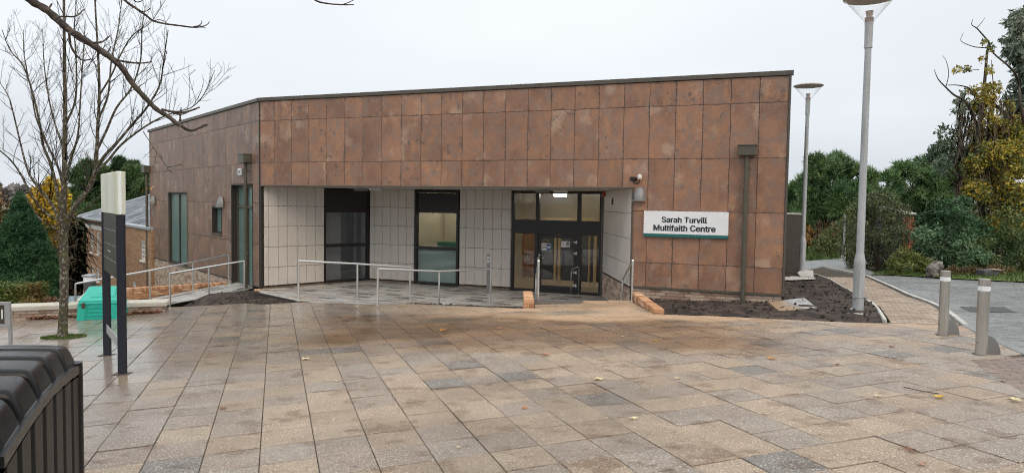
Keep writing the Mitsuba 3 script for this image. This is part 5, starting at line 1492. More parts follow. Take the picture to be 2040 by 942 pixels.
LV = [(-2.85, 9.59, 'pale', .075, 'small pale leaf on the paving left of centre, in front of the middle ramp'), (-0.19, 11.96, 'pink', .06, 'small pinkish leaf on the brown stained paving near the brick kerb'), (-1.15, 11.81, 'orange', .085, 'orange leaf on the brown stained paving below the yellow lit window'),
      (0.49, 9.56, 'pink', .085, 'pale pink leaf in the middle of the plaza'), (1.03, 8.04, 'pale', .075, 'cream leaf on a dark slab in the middle of the plaza'), (0.15, 6.91, 'orange', .045, 'tiny orange leaf on the slabs in the centre foreground'),
      (-0.42, 5.77, 'pale', .035, 'tiny pale leaf in the front centre of the plaza'), (3.41, 8.95, 'orange', .075, 'bright orange leaf on the paving below the name sign'), (3.19, 5.41, 'brown', .06, 'reddish brown leaf at the front right of the plaza'),
      (4.34, 6.93, 'yellow', .07, 'bright yellow leaf beside the thin twig'), (4.97, 6.74, 'pale', .075, 'dry pale leaf at the right edge of the plaza'), (3.1, 5.12, 'pink', .045, 'small red leaf at the bottom edge, right of centre'),
      (2.2, 10.45, 'yellow', .05, 'small yellow leaf on the paving below the steps'), (1.77, 10.86, 'pale', .04, 'tiny pale fleck of leaf below the brick kerb wall'), (1.96, 8.0, 'pale', .045, 'small curled cream leaf right of the plaza middle'),
      (1.17, 6.46, 'pale', .05, 'faded leaf lying on a grey slab right of the centre foreground'), (-2.08, 8.26, 'pale', .04, 'small pale leaf left of the centre joint'), (-3.0, 7.16, 'brown', .05, 'brown leaf on the wet paving right of the noticeboard'), (3.78, 7.03, 'pale', .05, 'pale thin leaf left of the twig'),
      (-1.55, 4.35, 'orange', .05, 'orange brown leaf at the front edge near the black bin'), (4.05, 8.5, 'brown', .045, 'dark brown leaf on the grey slabs left of the bollards'), (5.3, 9.55, 'brown', .05, 'dark curled leaf on the paving between the bollards'), (-8.3, 13.5, 'orange', .06, 'rusty leaf on the wet paving in front of the teal bin')]
for i, (x, y, c_, s, lab) in enumerate(LV):
    fallen_leaf(x, y, c_, s, 100 + i, lab)
BINL = Bp(0.60, 0.34, ZT + rise(0.60) + 0.15)
k = fallen_leaf(float(BINL[0]), float(BINL[1]), 'pale', 0.035, 300, 'wet pale leaf lying on the lid of the black litter bin', z=float(BINL[2]))
solo('fallen_twig', tube(smooth_path([gpt(4.22, 7.34, 0.012), gpt(4.27, 7.22, 0.016), gpt(4.34, 7.12, 0.012), gpt(4.42, 7.05, 0.010)], 5), 0.005, 6), 'mat_twig', 'thin brown twig lying beside a yellow leaf on the right of the plaza', 'twig')
solo('paper_scrap', prism(Polygon([(4.82, 5.86), (5.05, 6.02), (5.15, 5.75), (4.98, 5.6)]), [0, 0, float(G(4.95, 5.8)) + 0.004], [1, 0, 0], [0, 1, 0], [0, 0, 0.004]), 'mat_sign_white', 'scrap of white paper at the right edge of the plaza', 'paper')
# leaf litter along the foot of the low wall
r = np.random.default_rng(77)
Vl, Cl = [], []
for _ in range(420):
    s = r.uniform(4.0, wl_L[-1] - 0.05)
    p = np.array([np.interp(s, wl_L, wl_pts[:, k]) for k in (0, 1)]) + [0.02 * r.normal(), -abs(r.normal(0, 0.09)) - 0.01]
    sz = r.uniform(0.02, 0.05); a = r.uniform(0, 6.28)
    e1 = np.array([math.cos(a), math.sin(a), r.normal(0, 0.35)]) * sz; e2 = np.array([-math.sin(a), math.cos(a), r.normal(0, 0.35)]) * sz * 0.7
    o_ = gpt(*p, 0.012 + 0.04 * r.random())
    Vl.append(np.array([o_ - e1, o_ + e2, o_ + e1, o_ - e2])); Cl.append(np.tile(np.array([(0.16, 0.05, 0.03), (0.22, 0.09, 0.04), (0.10, 0.05, 0.03)][r.integers(3)]) * r.uniform(0.7, 1.3), (4, 1)))
put('leaf_litter', (np.vstack(Vl), np.array([[4 * i, 4 * i + 1, 4 * i + 2] for i in range(len(Vl))] + [[4 * i, 4 * i + 2, 4 * i + 3] for i in range(len(Vl))])), 'mat_leaf', kind='stuff', color=np.vstack(Cl))
labels['leaf_litter'].update({'label': 'dark red leaf litter along the foot of the low plaza wall', 'category': 'leaf litter'})
# ------------------------------------------------------------------ trees, shrubs and what stands behind
def unit(v): return v / (np.linalg.norm(v, axis=-1, keepdims=True) + 1e-9)


def sample_blobs(blobs, n, rng_, freq, thr, seed, inner=0.45, flat=1.0):
    """points in the outer parts of the blobs, thinned into clumps with gaps"""
    B = np.asarray(blobs, float)
    w = B[:, 3] ** 2; w /= w.sum()
    k = rng_.choice(len(B), n, p=w)
    d = unit(rng_.normal(size=(n, 3)))
    rad = B[k, 3] * (inner + (1 - inner) * rng_.random(n) ** 0.6) * rng_.uniform(0.85, 1.12, n)
    P = B[k, :3] + d * rad[:, None] * [1, 1, flat]
    keep = meshkit.fbm(P * freq, 3, seed) > thr
    return P[keep], d[keep]


def tint(P, pal, rng_, freq, seed, var=0.22):
    pal = np.asarray(pal, float)
    pal = pal * (1 + 0.55 * np.exp(-7 * pal.max(1, keepdims=True)))
    c = np.clip((meshkit.fbm(P * freq + 31, 2, seed) - 0.3) / 0.4 + rng_.normal(0, 0.28, len(P)), 0, 0.999) * (len(pal) - 1)
    i = c.astype(int); t = (c - i)[:, None]
    return (pal[i] * (1 - t) + pal[i + 1] * t) * rng_.uniform(1 - var, 1 + var, (len(P), 1))


def leaf_mesh(P, d, size, aspect, pal, rng_, droop=0.0, out=0.5, freq=0.8, seed=0):
    n = len(P)
    ax = unit(rng_.normal(size=(n, 3)) + d * out + np.array([0, 0, -droop]))
    nn = unit(np.cross(ax, rng_.normal(size=(n, 3))))
    s = size * rng_.uniform(0.6, 1.3, n)[:, None]
    wv = nn * s / aspect
    V = np.stack([P, P + ax * s * 0.5 + wv * 0.5, P + ax * s, P + ax * s * 0.5 - wv * 0.5], 1).reshape(-1, 3)
    b = np.arange(n)[:, None] * 4
    f = np.vstack([b + [0, 1, 2], b + [0, 2, 3]])
    return V, f, np.repeat(tint(P, pal, rng_, freq, seed), 4, 0)


def needle_mesh(P, d, size, width, pal, rng_, m=7, up=0.5, freq=0.8, seed=0):
    n = len(P)
    Q = np.repeat(P, m, 0); D = np.repeat(d, m, 0)
    ax = unit(rng_.normal(size=(n * m, 3)) * 0.75 + D * 0.8 + [0, 0, up])
    s = size * rng_.uniform(0.6, 1.2, n * m)[:, None]
    wv = unit(np.cross(ax, rng_.normal(size=(n * m, 3)))) * width
    V = np.stack([Q - wv, Q + wv, Q + ax * s], 1).reshape(-1, 3)
    c = np.repeat(np.repeat(tint(P, pal, rng_, freq, seed), m, 0) * rng_.uniform(0.8, 1.2, (n * m, 1)), 3, 0)
    return V, np.arange(3 * n * m).reshape(-1, 3), c


def px_blobs(lst, y, spread, rng_, squash=1.0):
    """blobs seen at these places of the photograph, y metres ahead, spread in depth"""
    out = []
    for a, b, r_ in lst:
        yy = y + rng_.uniform(-spread, spread)
        out.append([*at(a, b, yy), r_ * yy / 1381])
    return out


def cat_mesh(parts):
    at_ = np.cumsum([0] + [len(p[0]) for p in parts])
    return np.vstack([p[0] for p in parts]), np.vstack([p[1] + a for p, a in zip(parts, at_)]), np.vstack([p[2] for p in parts])


def ground_at(x, y): return float(terrain(np.array([x]), np.array([y]))[0])


def limbs_to(base, top, blobs, r0, rng_, m='mat_bark_dark', key=None, every=1, r1=0.25):
    base, top = np.array(base, float), np.array(top, float)
    L = np.linalg.norm(top - base)
    tp = np.array([base + (top - base) * t + (rng_.normal(0, 0.015 * L, 3) * (0 < t < 1)) for t in np.linspace(0, 1, 8)])
    put('trunk', tube(smooth_path(tp, 3), np.linspace(r0, r0 * r1, 22), 9), m, key, smooth=50)
    for B in list(blobs)[::every]:
        c = np.array(B[:3]); t = np.clip((c[2] - 0.35 * abs(B[3]) - base[2]) / max(top[2] - base[2], 0.1) - 0.12, 0.12, 0.92)
        s = base + (top - base) * t
        mid = (s + c) / 2 + [0, 0, -0.06 * np.linalg.norm(c - s)]
        put('limb', tube(smooth_path([s, mid, c], 4), np.linspace(r0 * (1 - 0.7 * t) * 0.5, r0 * 0.08, 9), 6), m, key, smooth=50)


def leafy(name, label, cat, px, y, spread, n, style, size, pal, seed, base_px=None, r0=0.12, freq=0.9, thr=0.42, group=None, inner=0.4, every=1, top_blob=0, aspect=2.0, droop=0.0, width=0.03, m_=7, up=0.5, flat=1.0, extra=None, bark='mat_bark_dark', crown='crown'):
    rg = np.random.default_rng(seed)
    blobs = px_blobs(px, y, spread, rg)
    k = thing(name, label, cat, group)
    P, d = sample_blobs(blobs, n, rg, freq, thr, seed, inner, flat)
    if style == 'leaf':
        V, f, c = leaf_mesh(P, d, size, aspect, pal, rg, droop, 0.5, 0.7, seed)
    else:
        V, f, c = needle_mesh(P, d, size, width, pal, rg, m_, up, 0.6, seed)
    put(crown, (V, f), 'mat_leaf', k, color=c)
    if base_px:
        b = at(base_px[0], base_px[1], y); b[2] = ground_at(b[0], b[1]) - 0.1
        t = np.array(blobs[top_blob][:3])
        limbs_to(b, t, blobs, r0, rg, bark, k, every)
    return k


PINE = [(0.061, 0.122, 0.051), (0.109, 0.192, 0.07), (0.166, 0.261, 0.089), (0.091, 0.149, 0.07)]
DARK = [(0.04, 0.076, 0.032), (0.066, 0.124, 0.044), (0.092, 0.16, 0.061)]
OLIVE = [(0.056, 0.075, 0.022), (0.094, 0.119, 0.033), (0.125, 0.138, 0.043), (0.069, 0.094, 0.027)]
RHODO = [(0.033, 0.077, 0.03), (0.056, 0.122, 0.05), (0.09, 0.173, 0.081), (0.14, 0.221, 0.118)]
GOLD = [(0.105, 0.145, 0.040), (0.24, 0.24, 0.040), (0.55, 0.40, 0.035), (0.15, 0.165, 0.036), (0.44, 0.27, 0.028), (0.13, 0.155, 0.038), (0.10, 0.130, 0.040)]
EUC = [(0.07, 0.097, 0.071), (0.122, 0.155, 0.11), (0.184, 0.21, 0.151)]

mat('thicket_dry', (0.15, 0.115, 0.08), 0.9)
# --- right of the building
leafy('pine_tree', 'broad dark green pine with a rounded top behind the farther street lamp', 'tree',
      [(1600, 405, 32), (1588, 440, 28), (1642, 345, 34), (1665, 333, 26), (1700, 360, 33), (1640, 390, 46), (1690, 400, 42), (1724, 378, 22), (1612, 372, 28), (1580, 385, 18), (1680, 440, 40), (1620, 455, 34), (1625, 330, 20), (1735, 352, 10), (1650, 480, 35)],
      52, 3.0, 9000, 'needle', 0.50, PINE, 201, (1652, 520), 0.28, 0.55, 0.43, 'pines behind the building', width=0.045, m_=8, up=0.7)
leafy('pine_tree', 'wide low pine between the two groups of trees beyond the road', 'tree',
      [(1770, 370, 26), (1800, 350, 26), (1840, 343, 28), (1880, 348, 28), (1912, 358, 24), (1850, 380, 40), (1800, 392, 34), (1900, 392, 34), (1760, 402, 24), (1830, 420, 40), (1890, 430, 35)],
      58, 3.0, 8000, 'needle', 0.55, PINE, 202, (1840, 520), 0.28, 0.55, 0.42, 'pines behind the building', width=0.05, m_=8, up=0.7)
leafy('evergreen_tree', 'grey green evergreen tree with a narrow top left of the yellow leaved tree', 'tree',
      [(1921, 186, 8), (1918, 200, 13), (1908, 230, 20), (1930, 225, 22), (1885, 268, 20), (1870, 300, 18), (1900, 296, 32), (1940, 285, 28), (1930, 320, 30), (1860, 312, 12), (1895, 250, 18), (1880, 330, 20)],
      38, 2.0, 10000, 'leaf', 0.20, [(0.080, 0.115, 0.070), (0.115, 0.155, 0.092), (0.150, 0.185, 0.120)], 203, (1910, 520), 0.25, 1.3, 0.49, aspect=2.2, droop=0.4)
leafy('eucalyptus_tree', 'tall grey green drooping eucalyptus cut off by the right edge', 'tree',
      [(2022, 58, 24), (2004, 74, 11), (2036, 30, 18), (2042, 100, 28), (2020, 95, 16), (2035, 150, 22), (2012, 185, 12), (2040, 200, 26), (2022, 235, 20), (2044, 280, 26), (2060, 60, 30), (2062, 150, 30), (2060, 240, 30), (2018, 205, 14)],
      33, 1.5, 15000, 'leaf', 0.30, EUC, 204, (2060, 540), 0.25, 1.3, 0.45, aspect=3.2, droop=1.4, top_blob=2)
YT = leafy('yellow_tree', 'tall bare topped tree hung with yellow and olive leaves at the right edge', 'tree',
           [(1962, 330, 30), (1990, 305, 26), (2020, 285, 34), (1942, 380, 26), (2000, 380, 42), (2032, 350, 38), (1962, 425, 34), (2012, 440, 40), (1935, 335, 20), (1922, 440, 20), (1985, 350, 35), (2045, 420, 40), (2038, 270, 26), (1950, 400, 22), (1975, 465, 30), (2030, 490, 32)],
           25.5, 1.2, 20000, 'leaf', 0.125, GOLD, 205, None, freq=1.7, thr=0.47, aspect=1.6, droop=0.3)
leafy_more = leaf_mesh(*sample_blobs(px_blobs([(1976, 245, 16), (1960, 175, 8), (1938, 180, 9), (1950, 212, 13), (1972, 140, 7), (1985, 200, 14), (1968, 215, 14), (1925, 137, 7), (1905, 138, 6), (1944, 86, 6), (1960, 84, 5), (1973, 95, 7), (1958, 118, 7), (1990, 255, 18), (1945, 255, 15), (1965, 270, 22), (1990, 290, 26), (1952, 300, 20), (2015, 250, 22), (2030, 300, 26), (1940, 330, 22), (2000, 215, 16), (1962, 235, 14), (2020, 330, 30), (1955, 350, 24), (1978, 180, 16), (1955, 200, 14), (2005, 270, 24), (1970, 300, 26), (2035, 245, 22)], 25.5, 0.7, np.random.default_rng(3)), 15000, np.random.default_rng(4), 1.5, 0.44, 9), 0.105, 1.6, GOLD[1:], np.random.default_rng(5), 0.3)
put('upper_leaves', leafy_more[:2], 'mat_leaf', YT, color=leafy_more[2])
rg = np.random.default_rng(60)


def limb_px(pts, y, r0, r1, key, m, nm='limb', n=4, sides=7, dy=0.25):
    p = [at(a, b, y + rg.normal(0, dy)) for a, b in pts]
    sp = smooth_path(p, n)
    put(nm, tube(sp, np.linspace(r0, r1, len(sp)), sides), m, key, smooth=50)
    return sp


for pts, r0, r1 in [([(1962, 556), (1962, 470), (1950, 380), (1946, 300), (1955, 220), (1962, 160), (1966, 110), (1970, 84)], 0.12, 0.03), ([(2030, 243), (1992, 217), (1973, 201), (1938, 189), (1931, 176), (1906, 170), (1888, 170)], 0.055, 0.012),
                    ([(1950, 260), (1928, 208), (1900, 189), (1884, 174), (1869, 158), (1861, 139)], 0.05, 0.010), ([(1885, 172), (1890, 147), (1885, 122), (1877, 111)], 0.016, 0.007), ([(1966, 96), (1942, 94), (1922, 87), (1914, 80), (1919, 66)], 0.02, 0.007),
                    ([(1970, 84), (1947, 58), (1936, 50), (1938, 39)], 0.03, 0.008), ([(1946, 56), (1955, 46), (1962, 36)], 0.014, 0.006), ([(2052, 330), (2034, 210), (2030, 173), (2024, 150), (2008, 131), (1979, 106), (1970, 84)], 0.06, 0.02),
                    ([(1975, 320), (1968, 260), (1980, 210), (1975, 120)], 0.05, 0.01), ([(2005, 400), (1990, 300), (1962, 258)], 0.07, 0.02), ([(1898, 150), (1912, 142), (1925, 141), (1950, 139)], 0.008, 0.014), ([(1988, 360), (2010, 250), (2012, 170)], 0.03, 0.008)]:
    limb_px(pts, 25.5, r0, r1, YT, 'mat_bark_dark', 'trunk' if r0 > 0.11 else 'limb')
tw = []
for _ in range(620):
    a = rg.uniform(1905, 2010); b = rg.uniform(190, 410)
    p = at(a, b, 25.5 + rg.normal(0, 0.5)); q_ = p + np.array([rg.normal(0, 0.16), rg.normal(0, 0.15), -rg.uniform(0.3, 1.1)])
    tw.append(tube(smooth_path([p, (p + q_) / 2 + rg.normal(0, 0.09, 3), q_], 3), np.linspace(0.012, 0.005, 7), 4, cap=False))
put('hanging_stems', join(*tw), 'mat_thicket_dry', YT, kind='stuff')
leafy('weeping_shrub', 'dark olive weeping shrub with thin branches beside the road, behind the nearer street lamp', 'shrub',
      [(1722, 412, 24), (1752, 402, 28), (1790, 425, 26), (1700, 452, 28), (1742, 462, 42), (1785, 468, 28), (1722, 510, 30), (1768, 516, 28), (1692, 492, 22), (1745, 430, 34), (1700, 520, 18), (1805, 500, 20), (1768, 395, 16)],
      25.5, 1.0, 20000, 'leaf', 0.12, [(0.052, 0.076, 0.032), (0.082, 0.104, 0.040), (0.115, 0.130, 0.050), (0.066, 0.082, 0.036)], 206, (1752, 548), 0.09, 1.7, 0.42, aspect=3.4, droop=0.9, group=None)
leafy('olive_bush', 'light olive bush right of the farther street lamp', 'shrub',
      [(1642, 492, 24), (1665, 472, 26), (1690, 452, 24), (1655, 512, 16), (1690, 498, 24), (1705, 425, 22), (1720, 470, 24)], 34, 1.2, 9000, 'leaf', 0.16, OLIVE, 207, (1672, 522), 0.08, 1.3, 0.44, aspect=2.6, droop=0.2)
leafy('evergreen_shrub', 'large dark glossy evergreen shrub beyond the bollards', 'shrub',
      [(1850, 442, 26), (1880, 420, 26), (1902, 450, 38), (1870, 482, 38), (1932, 472, 42), (1842, 492, 22), (1905, 518, 30), (1850, 412, 16), (1836, 470, 18), (1940, 520, 30), (1870, 520, 24), (1910, 405, 20)],
      23.5, 1.0, 22000, 'leaf', 0.135, RHODO, 208, (1890, 556), 0.10, 1.6, 0.43, aspect=2.6, droop=0.3)
leafy('evergreen_shrub', 'dark evergreen shrub under the yellow leaves at the right edge', 'shrub',
      [(1990, 500, 34), (2020, 525, 32), (2045, 490, 36), (1965, 505, 30), (2030, 460, 34), (2060, 530, 30), (1985, 535, 18)],
      24, 0.9, 14000, 'leaf', 0.12, DARK + OLIVE[:2], 209, (2010, 560), 0.10, 1.5, 0.43, aspect=2.4, droop=0.3)
leafy('fern', 'pale olive ferns on the verge left of the grey boulder', 'plant',
      [(1800, 512, 16), (1822, 520, 15), (1845, 528, 12), (1785, 525, 12), (1812, 536, 12), (1835, 540, 10), (1795, 540, 10)], 22.3, 0.5, 4200, 'leaf', 0.16, [(0.055, 0.085, 0.020), (0.10, 0.13, 0.030), (0.15, 0.16, 0.045)], 210, None, freq=2.0, thr=0.42, aspect=4.0, droop=0.5, crown='fronds')
leafy('dry_bracken', 'low brown bracken on the verge beyond the bollards', 'plant', [(1900, 542, 11), (1920, 545, 10), (1940, 542, 12), (1965, 545, 11), (1985, 540, 12), (2010, 545, 12), (1880, 547, 8)], 21.8, 0.4, 3000, 'leaf', 0.13, [(0.10, 0.065, 0.03), (0.17, 0.115, 0.05), (0.09, 0.085, 0.03)], 211, None, freq=2.0, thr=0.42, aspect=4.5, droop=0.4, crown='fronds')
DG = thing('red_stemmed_shrub', 'reddish bare stemmed shrub with orange leaves between the two street lamps', 'shrub')
rg = np.random.default_rng(61)
st = []
for _ in range(170):
    a = rg.uniform(1603, 1668); b0_ = 522; top_ = rg.uniform(432, 485) + abs(a - 1640) * 0.35
    y_ = 39 + rg.normal(0, 0.8)
    p = at(a, b0_, y_); q_ = at(a + rg.normal(0, 7), top_, y_ + rg.normal(0, 0.3))
    st.append(tube(smooth_path([p, (p + q_) / 2 + rg.normal(0, 0.06, 3), q_], 2), np.linspace(0.018, 0.007, 5), 4, cap=False))
mat('red_stem', (0.22, 0.105, 0.065), 0.8)
put('stems', join(*st), 'mat_red_stem', DG, kind='stuff')
P, d = sample_blobs(px_blobs([(1612, 500, 12), (1606, 480, 12), (1622, 512, 10), (1610, 460, 9), (1635, 495, 12)], 38.8, 0.8, rg), 2600, rg, 1.4, 0.4, 3)
V_, f_, c_ = leaf_mesh(P, d, 0.13, 1.6, [(0.20, 0.12, 0.03), (0.30, 0.16, 0.04), (0.24, 0.18, 0.06)], rg)
put('leaves', (V_, f_), 'mat_leaf', DG, color=c_)
# boulder, stump
RK = trimesh.creation.icosphere(4, 1.0)
vv = RK.vertices * (1 + 0.55 * (meshkit.fbm(RK.vertices * 1.6 + 5, 4, 8)[:, None] - 0.5) + 0.18 * (meshkit.fbm(RK.vertices * 7, 3, 9)[:, None] - 0.5))
vv = vv * [0.20, 0.20, 0.27]; vv[:, 0] += 0.35 * vv[:, 2]
rk = at(1862, 545, 20.9)
solo('boulder', (vv + [rk[0], rk[1], rk[2] + 0.14], RK.faces), 'mat_rock', 'upright grey lichened boulder on the verge behind the bollards', 'boulder', smooth=40)
sp_ = at(1978, 553, 20.9)
STP = thing('low_stone_post', 'low dark square block on the verge right of the nearest bollard', 'block')
put('block', rbox(sp_ + [-0.27, 0, -0.05], [0.50, 0.05, 0], [0, 0.4, 0], [0, 0, 0.27], 0.02), 'mat_dark_wall', STP)
put('cap', rbox(sp_ + [0.02, -0.03, 0.215], [0.30, 0.05, 0], [0, 0.4, 0], [0, 0, 0.03], 0.01), 'mat_mortar', STP)
# dark enclosure behind the corner of the building
EN = thing('bin_enclosure', 'dark grey block enclosure behind the right corner of the building', 'enclosure')
e0 = at(1596, 536, 24.0)
put('wall', box([e0[0] - 3.0, 24.0, e0[2] - 0.4], [3.0, 0.0, 0], [0, 3.0, 0], [0, 0, 2.28]), 'mat_grey_wall_block', EN)
put('coping', rbox([e0[0] - 3.04, 23.96, e0[2] + 1.88], [3.09, 0, 0], [0, 3.08, 0], [0, 0, 0.055], 0.008), 'mat_concrete', EN)
# red boarded shed glimpsed behind the shrubs
SH = thing('boarded_shed', 'red brown boarded shed with a pale roof glimpsed through the shrubs', 'shed')
s0_, s1_ = at(1796, 505, 33), at(1840, 505, 33)
put('wall', box([s0_[0], 33.0, s0_[2] - 1], [s1_[0] - s0_[0], 0, 0], [0, 2.5, 0], [0, 0, 2.85]), 'mat_dark_wall', SH)
nb = 10
for i in range(nb):
    put('board', rbox([s0_[0] + i * (s1_[0] - s0_[0]) / nb, 32.97, s0_[2] - 1], [(s1_[0] - s0_[0]) / nb - 0.02, 0, 0], [0, 0.03, 0], [0, 0, 2.80], 0.005), 'mat_red_fence', SH)
put('roof', rbox([s0_[0] - 0.1, 32.8, s0_[2] + 1.86], [(s1_[0] - s0_[0]) * 0.6, 0, 0], [0, 3.0, 0.3], [0, 0, 0.08], 0.01), 'mat_concrete', SH)

# far wood that closes the view on the right
rg = np.random.default_rng(70)
bl = [(a, b, r_) for a in range(1540, 2120, 26) for b, r_ in ((530, 24), (495, 26), (455, 26), (420, 22))]
bl += [(a, 395 + 12 * math.sin(a * 0.07), 18) for a in range(1560, 2120, 24)]
P, d = sample_blobs(px_blobs(bl, 72, 4, rg), 26000, rg, 0.35, 0.36, 5)
V_, f_, c_ = leaf_mesh(P, d, 0.75, 1.7, [(0.036, 0.056, 0.026), (0.052, 0.076, 0.032), (0.072, 0.086, 0.036), (0.070, 0.060, 0.032)], rg, freq=0.3)
put('far_wood', (V_, f_), 'mat_leaf', kind='stuff', color=c_ * 1.25)
labels['far_wood'].update({'label': 'dark wood closing the view behind the trees on the right', 'category': 'wood'})

# --- left of the building
leafy('conifer', 'dense dark green cone shaped conifer on the lawn at the left edge', 'tree',
      [(39, 390, 5), (40, 402, 10), (41, 418, 16), (43, 436, 23), (45, 456, 31), (47, 480, 39), (50, 508, 47), (52, 538, 54), (54, 570, 58), (55, 600, 58), (28, 500, 24), (76, 505, 22), (20, 545, 28), (90, 545, 24), (16, 580, 30), (96, 582, 24)],
      27, 0.5, 22000, 'needle', 0.17, [(0.022, 0.066, 0.030), (0.036, 0.094, 0.040), (0.055, 0.125, 0.052)], 220, (48, 620), 0.18, 1.5, 0.36, inner=0.6, width=0.022, m_=6, up=1.1, every=20)
leafy('gold_tree', 'golden yellow leaved tree behind the bare tree on the left', 'tree',
      [(95, 402, 30), (85, 430, 26), (110, 382, 18), (76, 392, 16), (122, 430, 22), (100, 455, 26), (62, 422, 14), (104, 365, 10), (125, 395, 14), (110, 470, 20)],
      36, 1.2, 11000, 'leaf', 0.19, [(0.30, 0.20, 0.018), (0.50, 0.32, 0.020), (0.56, 0.38, 0.03), (0.22, 0.19, 0.03)], 221, (100, 580), 0.14, 1.0, 0.45, aspect=1.6)
leafy('dark_conifer', 'tall dark conifer behind the bare tree and the noticeboard', 'tree',
      [(165, 352, 24), (195, 345, 22), (180, 390, 36), (150, 402, 22), (212, 382, 30), (160, 432, 32), (200, 432, 32), (172, 330, 12), (190, 330, 10), (175, 470, 30), (215, 410, 25)],
      56, 1.5, 9000, 'needle', 0.42, DARK, 222, (180, 570), 0.25, 0.75, 0.40, width=0.04, m_=7, up=0.1, flat=0.8)
leafy('dark_conifer', 'dark conifer behind the slate roof of the old brick building', 'tree',
      [(240, 340, 18), (268, 350, 22), (256, 380, 24), (284, 345, 12), (238, 322, 9), (290, 375, 20), (232, 370, 18), (265, 330, 9), (275, 400, 20), (250, 400, 22)],
      58, 1.5, 7000, 'needle', 0.45, DARK, 223, (262, 470), 0.25, 0.6, 0.40, width=0.05, m_=7, up=0.1, flat=0.8)
leafy('russet_tree', 'russet and brown distant tree at the left edge beyond the conifer', 'tree',
      [(18, 398, 16), (0, 388, 16), (36, 402, 12), (8, 420, 20), (-20, 400, 20), (58, 408, 12), (70, 385, 8)], 62, 2, 6000, 'leaf', 0.34, [(0.13, 0.075, 0.035), (0.22, 0.115, 0.035), (0.17, 0.13, 0.05), (0.09, 0.085, 0.04)], 224, (10, 480), 0.2, 0.6, 0.44, aspect=1.7)
rg = np.random.default_rng(71)
P, d = sample_blobs(px_blobs([(a, b + 6 * math.sin(a * 0.11), r_) for a in range(-30, 330, 20) for b, r_ in ((470, 24), (510, 26), (545, 24), (580, 26))], 66, 3, rg), 16000, rg, 0.4, 0.36, 6)
V_, f_, c_ = leaf_mesh(P, d, 0.7, 1.7, [(0.050, 0.045, 0.026), (0.070, 0.055, 0.032), (0.036, 0.045, 0.022)], rg, freq=0.3)
put('far_wood', (V_, f_), 'mat_leaf', kind='stuff', color=c_)
labels['far_wood_001'].update({'label': 'brown green wood below the trees on the left', 'category': 'wood'})
# distant tree belt on the valley side
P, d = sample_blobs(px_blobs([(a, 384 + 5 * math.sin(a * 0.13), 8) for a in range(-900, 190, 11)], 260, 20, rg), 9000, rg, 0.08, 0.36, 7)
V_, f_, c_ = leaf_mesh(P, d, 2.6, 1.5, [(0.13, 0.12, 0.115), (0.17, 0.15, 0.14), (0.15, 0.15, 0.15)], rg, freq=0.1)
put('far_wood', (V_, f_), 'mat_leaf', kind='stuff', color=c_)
labels['far_wood_002'].update({'label': 'grey brown belt of trees on the distant slope at the far left', 'category': 'wood'})
# brown thicket of drooping twigs
TH = thing('brown_thicket', 'brown thicket of bare drooping twigs right of the trunk of the bare tree', 'shrub')
tw = []
for _ in range(520):
    a, b = rg.uniform(122, 162), rg.uniform(430, 585)
    y_ = 32 + rg.normal(0, 0.8)
    p = at(a, b, y_); q_ = p + np.array([rg.normal(0.1, 0.5), rg.normal(0, 0.4), -rg.uniform(0.2, 1.0)])
    tw.append(tube(smooth_path([p, (p + q_) / 2 + [0, 0, 0.22] + rg.normal(0, 0.1, 3), q_], 3), np.linspace(0.020, 0.007, 7), 4, cap=False))
mat('thicket', (0.125, 0.095, 0.066), 0.9)
put('twigs', join(*tw), 'mat_thicket', TH, kind='stuff')
for dx in (-22, -8, 4):
    put('stem', tube(smooth_path([at(160 + dx, 600, 33.2), at(158 + dx, 520, 33.0), at(164 + dx, 440, 33.4)], 4), np.linspace(0.07, 0.02, 9), 7), 'mat_thicket', TH, smooth=50)
# clipped hedge
HG = thing('clipped_hedge', 'square clipped hedge with browning leaves behind the low wall at the left edge', 'hedge')
h0 = at(47, 590, 19.5); hz0, hz1 = at(30, 640, 19.5)[2], at(30, 571, 19.5)[2]
rg = np.random.default_rng(72)
n = 14000
P = np.column_stack([h0[0] - 3.2 * rg.random(n), 19.5 + 1.1 * rg.random(n), hz0 + (hz1 - hz0) * rg.random(n)])
fsel = rg.integers(0, 3, n)
P[fsel == 0, 2] = hz1 - abs(rg.normal(0, 0.02, (fsel == 0).sum())); P[fsel == 1, 1] = 19.5 + abs(rg.normal(0, 0.03, (fsel == 1).sum())); m2 = (fsel == 2) & (rg.random(n) < 0.4); P[m2, 0] = h0[0] - abs(rg.normal(0, 0.03, m2.sum()))
V_, f_, c_ = leaf_mesh(P, unit(rg.normal(size=(n, 3))), 0.075, 1.7, [(0.15, 0.10, 0.03), (0.075, 0.10, 0.022), (0.095, 0.13, 0.028), (0.05, 0.08, 0.02)], rg, freq=1.1)
put('leaves', (V_, f_), 'mat_leaf', HG, color=c_)
put('stems', box([h0[0] - 3.1, 19.65, hz0], [2.95, 0, 0], [0, 0.8, 0], [0, 0, hz1 - hz0 - 0.15]), 'mat_earth', HG)
GS = leafy('garden_shrub', 'straggly russet garden shrub on the lawn behind the low wall', 'shrub', [(58, 600, 8), (70, 603, 7), (50, 606, 7)], 18.8, 0.3, 500, 'leaf', 0.07, [(0.20, 0.12, 0.03), (0.10, 0.10, 0.03)], 225, (58, 622), 0.02, 3.0, 0.4)
GS2 = leafy('garden_shrub', 'dark red stalked garden shrub on the lawn left of the tree trunk', 'shrub', [(96, 600, 6), (104, 596, 7), (112, 603, 6)], 18.6, 0.3, 260, 'leaf', 0.07, [(0.11, 0.05, 0.03), (0.15, 0.08, 0.04)], 226, (104, 622), 0.02, 3.0, 0.4)

